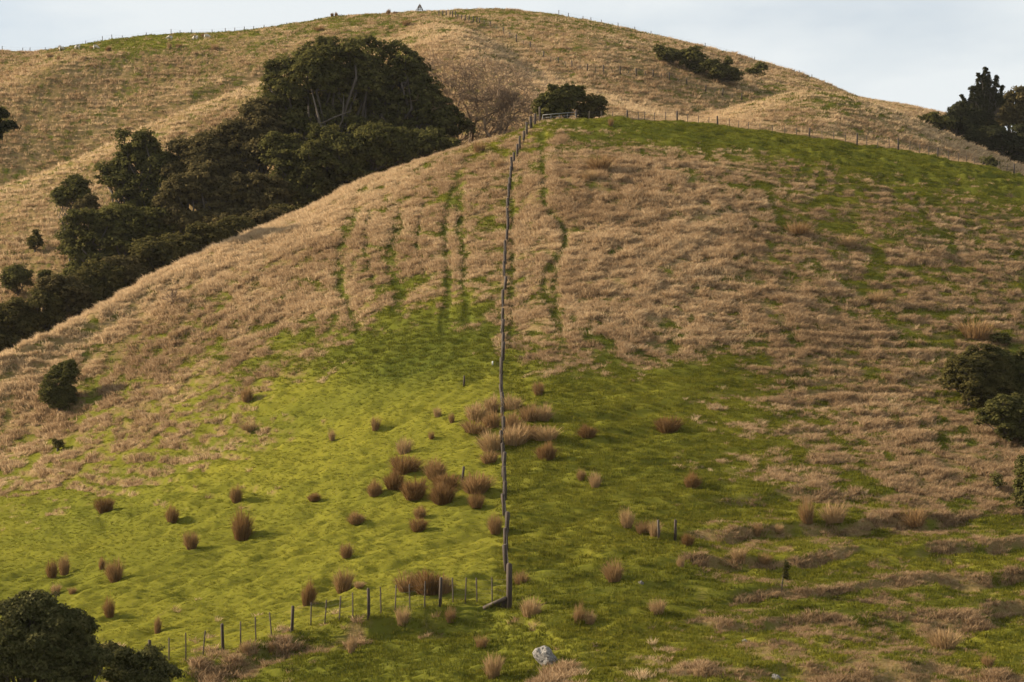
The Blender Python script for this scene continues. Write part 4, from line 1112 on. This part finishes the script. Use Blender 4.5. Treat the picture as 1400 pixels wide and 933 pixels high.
# conifer and dark trees at the right skyline
RT = "dark trees on the right skyline"
dC = 268.0
rs = np.random.default_rng(77)
spk = []
for tx, ty, ln, wd in [(1346, 93, 60, 15), (1337, 101, 50, 13), (1364, 104, 34, 8), (1371, 118, 30, 8), (1328, 119, 40, 11), (1316, 131, 34, 10), (1311, 143, 26, 8), (1356, 122, 30, 11), (1352, 100, 20, 6)]:
    n = int(ln / 2.4)
    for i in range(n):
        t = (i + .5) / n
        spk.append((tx + rs.normal(0, 1) + (1346 - tx) * .3 * t, ty + ln * t, max(.8, wd * t * rs.uniform(.35, 1.3)), 1.6 + 1.2 * t))
tree("conifer_tree", gpos(1346, dC), spk + [(1346, 170, 22, 26), (1344, 200, 26, 24)], dC, None, .24, .9, m_leaf_black, "tall pointed conifer with several spiky tops on the right skyline", "tree", 411, RT, m_bark, .09, .34, 34, .5, limb_every=400, flat=.5, gap=.06)
for k, (bx, d, bl, lb, mt) in enumerate([
        (1310, 262, [(1308, 168, 26, 18), (1292, 172, 18, 12), (1326, 178, 24, 22), (1312, 152, 12, 9)], "rounded dark tree left of the pointed conifer", m_leaf_black),
        (1275, 258, [(1276, 166, 15, 7), (1264, 163, 8, 5), (1290, 174, 14, 9)], "low dark bush at the left end of the skyline trees", m_leaf_dark),
        (1390, 272, [(1390, 150, 22, 26), (1372, 162, 22, 24), (1408, 158, 26, 34), (1392, 126, 12, 6)], "domed brown black tree at the right edge of the skyline", m_leaf_brown),
        (1375, 258, [(1362, 196, 26, 24), (1392, 200, 28, 26), (1340, 196, 20, 16), (1410, 210, 26, 20)], "dark tree mass below the conifer at the right edge", m_leaf_black)]):
    tree("evergreen_tree", gpos(bx, d), bl, d, None, .44, .95, mt, lb, "tree" if k != 1 else "bush", 420 + k, RT, m_bark, .26, .9, 44, .35, gap=.10)
# tree branch at the left edge
dC = 168.0
tree("pine_tree", gpos(-34, dC), [(2, 160, 8, 8), (8, 176, 13, 6), (-4, 186, 14, 8), (-20, 170, 20, 24), (-30, 195, 30, 22), (-34, 140, 16, 30), (15, 172, 6, 4)],
     dC, None, .30, 1.1, m_leaf_black, "dark pine branch reaching in at the left edge", "tree", 431, None, m_bark, .16, .5, 40, .4, fork_h=.93)

# bare trees
def bare_tree(name, base, d, top_px, spread, label, seed, levels=5, r0=.2, n0=4, tw=.018, group=None, cat="bare tree", lean=(0, 0), up=.35, mat=None):
    rs = np.random.default_rng(seed); root = empty(name, base)
    m = d / PXF; H = (ZC + (HOR - top_px) * m) - base.z
    bt, bb = MB(), MB()
    def grow(p, dr, L_, r, lv):
        n = 4; pts = [p]; q = p.copy(); dd_ = dr.copy()
        for i in range(n - 1):
            dd_ = dd_ + rs.normal(0, .16, 3) + np.array([0, 0, .03]); dd_ /= np.linalg.norm(dd_)
            q = q + dd_ * L_ / (n - 1); pts.append(q)
        r1 = max(tw, r * .55)
        (bt if lv >= levels - 1 else bb).tube(pts, np.linspace(r, r1, n), 6 if lv >= levels - 1 else 3, lv >= levels - 1)
        if lv <= 0: return
        kids = rs.integers(2, 5) if lv > 1 else rs.integers(3, 6)
        for c in range(kids):
            t = rs.uniform(.45, 1.0); i = min(int(t * (n - 1)), n - 2); pp = pts[i] + (pts[i + 1] - pts[i]) * (t * (n - 1) - i)
            a = rs.normal(0, 1, 3); a -= dd_ * a.dot(dd_); a /= np.linalg.norm(a)
            nd = dd_ * rs.uniform(.55, .9) + a * rs.uniform(.5, .9); nd[2] += up * .4; nd[0] *= spread; nd /= np.linalg.norm(nd)
            grow(pp, nd, L_ * rs.uniform(.58, .82), max(tw, r1 * rs.uniform(.6, .9)), lv - 1)
    for k in range(n0):
        a = 2 * np.pi * k / n0 + rs.uniform(-.4, .4)
        dr = np.array([math.cos(a) * .75 * spread + lean[0], math.sin(a) * .6, 1.0]); dr /= np.linalg.norm(dr)
        grow(np.array([rs.normal(0, .1), rs.normal(0, .1), -.2]), dr, H * .45, r0, levels)
    me_t, me_b = bt.mesh("trunk", True), bb.mesh("twigs", False)
    obj("trunk", me_t, mat or m_twig, root); obj("twigs", me_b, mat or m_twig, root)
    tag(root, label, cat, group)
BT = "bare trees right of the big evergreens"
bare_tree("bare_tree", gpos(640, 207), 207, 62, 1.25, "leafless brown tree spreading right behind the evergreens", 501, 5, .22, 5, .022, BT)
bare_tree("bare_tree", gpos(684, 202), 202, 88, 1.3, "leafless brown tree with crooked limbs nearest the long fence", 502, 5, .20, 4, .022, BT, lean=(.35, 0))
bare_tree("bare_tree", gpos(606, 210), 210, 88, 1.1, "leafless brown tree half hidden behind the evergreens", 503, 5, .18, 4, .022, BT)
p = hit(238, 418)
bare_tree("bare_shrub", p, p.y, 389, .7, "small bare twiggy shrub on the left slope near the crest", 505, 3, .03, 5, .012, None, "shrub", up=.8)

# little sapling on the right bank
p = hit(1068, 811)
root = empty("sapling", p); m1 = p.y / PXF
b = MB(); b.tube([(0, 0, -.1), (1.5 * m1, 0, 14 * m1), (3 * m1, 0, 24 * m1), (5 * m1, 0, 40 * m1)], [.035, .03, .026, .012], 6)
obj("trunk", b.mesh("trunk", True), m_bark, root)
rs = np.random.default_rng(88)
b = MB(); V, F = [], []; n = 130
t = rs.uniform(.35, 1, n); st = np.stack([(1 + 4.5 * t) * m1, np.zeros(n), (8 + 34 * t) * m1], -1)
a = rs.uniform(0, 2 * np.pi, n); ln = rs.uniform(6, 13, n) * m1 * (1.25 - .6 * t)
dr = np.stack([np.cos(a) * .6 + .55, np.sin(a) * .6, rs.uniform(-.15, .8, n)], -1); dr /= np.linalg.norm(dr, axis=1)[:, None]
sd = np.cross(dr, [0, 0, 1.0]); sd /= np.linalg.norm(sd, axis=1)[:, None]
w = .9 * m1
V = np.stack([st, st + dr * ln[:, None] * .5 - sd * w + [0, 0, .02], st + dr * ln[:, None] - np.array([0, 0, 1]) * ln[:, None] * .25, st + dr * ln[:, None] * .5 + sd * w + [0, 0, .02]], 1).reshape(-1, 3)
bi = np.arange(n) * 4; F = np.concatenate([np.stack([bi, bi + 1, bi + 2], -1), np.stack([bi, bi + 2, bi + 3], -1)])
obj("foliage", mesh_np("foliage", V, [F], False, {'blade': ('FLOAT', np.repeat(rs.random(n), 4)), 'tint': ('FLOAT', np.repeat(rs.random(n), 4))}), m_leaf_dark, root)
tag(root, "little thin sapling with drooping dark leaves on the right bank", "sapling")

# ------------------------------------------------------------------ rocks
import bmesh
from mathutils import noise as mnoise
def rock(px, pb, w, h, label, seed, group=None, sink=.25, yaw=0.0):
    p = hit(px, pb); m1 = p.y / PXF
    bm = bmesh.new(); bmesh.ops.create_icosphere(bm, subdivisions=4, radius=1.0)
    for v in bm.verts:
        c = v.co.copy(); o = Vector((seed * 3.1, seed, 0))
        f = 1 + .28 * (mnoise.noise(c * 1.1 + o)) + .14 * mnoise.noise(c * 2.7 + o) + .07 * mnoise.noise(c * 6 + o) + .035 * mnoise.noise(c * 14 + o)
        q = c * f
        v.co = Vector((q.x * (1 - .35 * max(q.z, 0)) - .28 * q.z, q.y, q.z))
    me = bpy.data.meshes.new("rock"); bm.to_mesh(me); bm.free()
    me.polygons.foreach_set("use_smooth", np.zeros(len(me.polygons), bool))
    o = obj("rock", me, m_rock, None, p + Vector((0, .1, h * m1 * (.5 - sink))))
    o.scale = (w * m1 * .5, w * m1 * .45, h * m1 * .62); o.rotation_euler = (0, .25, yaw)
    return tag(o, label, "rock", group)
rock(747, 909, 36, 23, "pale grey boulder with dark lichen in the grass near the bottom edge", 1, None, .12)
SR = "half buried stones on the right slope"
rock(877, 799, 9, 5, "small pale stone below the two short posts", 2, SR)
rock(1020, 880, 10, 6, "small grey stone low on the right slope", 3, SR)
rock(1062, 931, 16, 10, "dark grey stone at the bottom edge right of centre", 4, SR)

# ------------------------------------------------------------------ sheep
def sheep_mesh():
    bm = bmesh.new()
    P = [(-.45, 0, .62), (-.15, 0, .66), (.2, 0, .66), (.45, 0, .62), (.62, 0, .48), (.74, 0, .28), (.84, 0, .16),
         (-.36, .13, .45), (-.38, .14, .02), (-.36, -.13, .45), (-.34, -.14, .02), (.34, .12, .45), (.33, .13, .02), (.34, -.12, .45), (.37, -.13, .02), (-.56, 0, .55), (-.60, 0, .38),
         (.73, .12, .34), (.73, -.12, .34)]
    R = [.26, .29, .28, .24, .15, .10, .06, .09, .04, .09, .04, .08, .04, .08, .04, .06, .04, .03, .03]
    vs = [bm.verts.new(p) for p in P]
    for a, c in [(0, 1), (1, 2), (2, 3), (3, 4), (4, 5), (5, 6), (0, 7), (7, 8), (0, 9), (9, 10), (3, 11), (11, 12), (3, 13), (13, 14), (0, 15), (15, 16), (5, 17), (5, 18)]:
        bm.edges.new((vs[a], vs[c]))
    me = bpy.data.meshes.new("sheep"); bm.to_mesh(me); bm.free(); me.materials.append(m_wool)
    return me, R
sm, sr = sheep_mesh()
for k, (px, py, ya, lb) in enumerate([(84, 70, .3, "leftmost white sheep grazing on the far paddock"), (106, 67.5, 2.8, "second white sheep from the left on the far paddock"), (131, 68, .2, "white sheep between two dark tussocks on the far paddock"),
                                      (232, 55, 3.3, "white sheep in the middle of the far green brow"), (267, 55, 2.6, "small white sheep left of the rightmost one on the far brow"), (283, 53.5, .1, "rightmost white sheep next to a dark tussock on the far brow"),
                                      (46, 71, 1.2, "distant white sheep lying on the skyline at the left")]):
    p = hit(px, py, True)
    o = bpy.data.objects.new("sheep", sm); COL.objects.link(o)
    md = o.modifiers.new("skin", 'SKIN'); md.use_smooth_shade = True
    sb = o.modifiers.new("sub", 'SUBSURF'); sb.levels = 1; sb.render_levels = 1
    if k == 0:
        if not len(sm.skin_vertices):
            bpy.context.view_layer.objects.active = o
            bpy.context.view_layer.update()
    if len(sm.skin_vertices):
        for v, r in zip(sm.skin_vertices[0].data, sr): v.radius = (r, r)
        sm.skin_vertices[0].data[1].use_root = True
    o.location = p; o.rotation_euler = (0, 0, ya); o.scale = (.85, .85, .85)
    tag(o, lb, "sheep", "sheep grazing on the far hill")


# ------------------------------------------------------------------ thin haze volume, added to lift the dark tones
b = MB(); b.box((0, 2400, 75), (12000, 5000, 170))
mh, nt, out = new_mat("lift_haze")
pv = N(nt, 'ShaderNodeVolumePrincipled'); pv.inputs['Color'].default_value = (.94, .92, .90, 1); pv.inputs['Density'].default_value = 0.00004
nt.links.new(pv.outputs[0], out.inputs['Volume'])
tag(obj("haze", b.mesh("haze"), mh), "thin pale haze added over the valley to lift the dark tones", "haze", None, 'stuff')
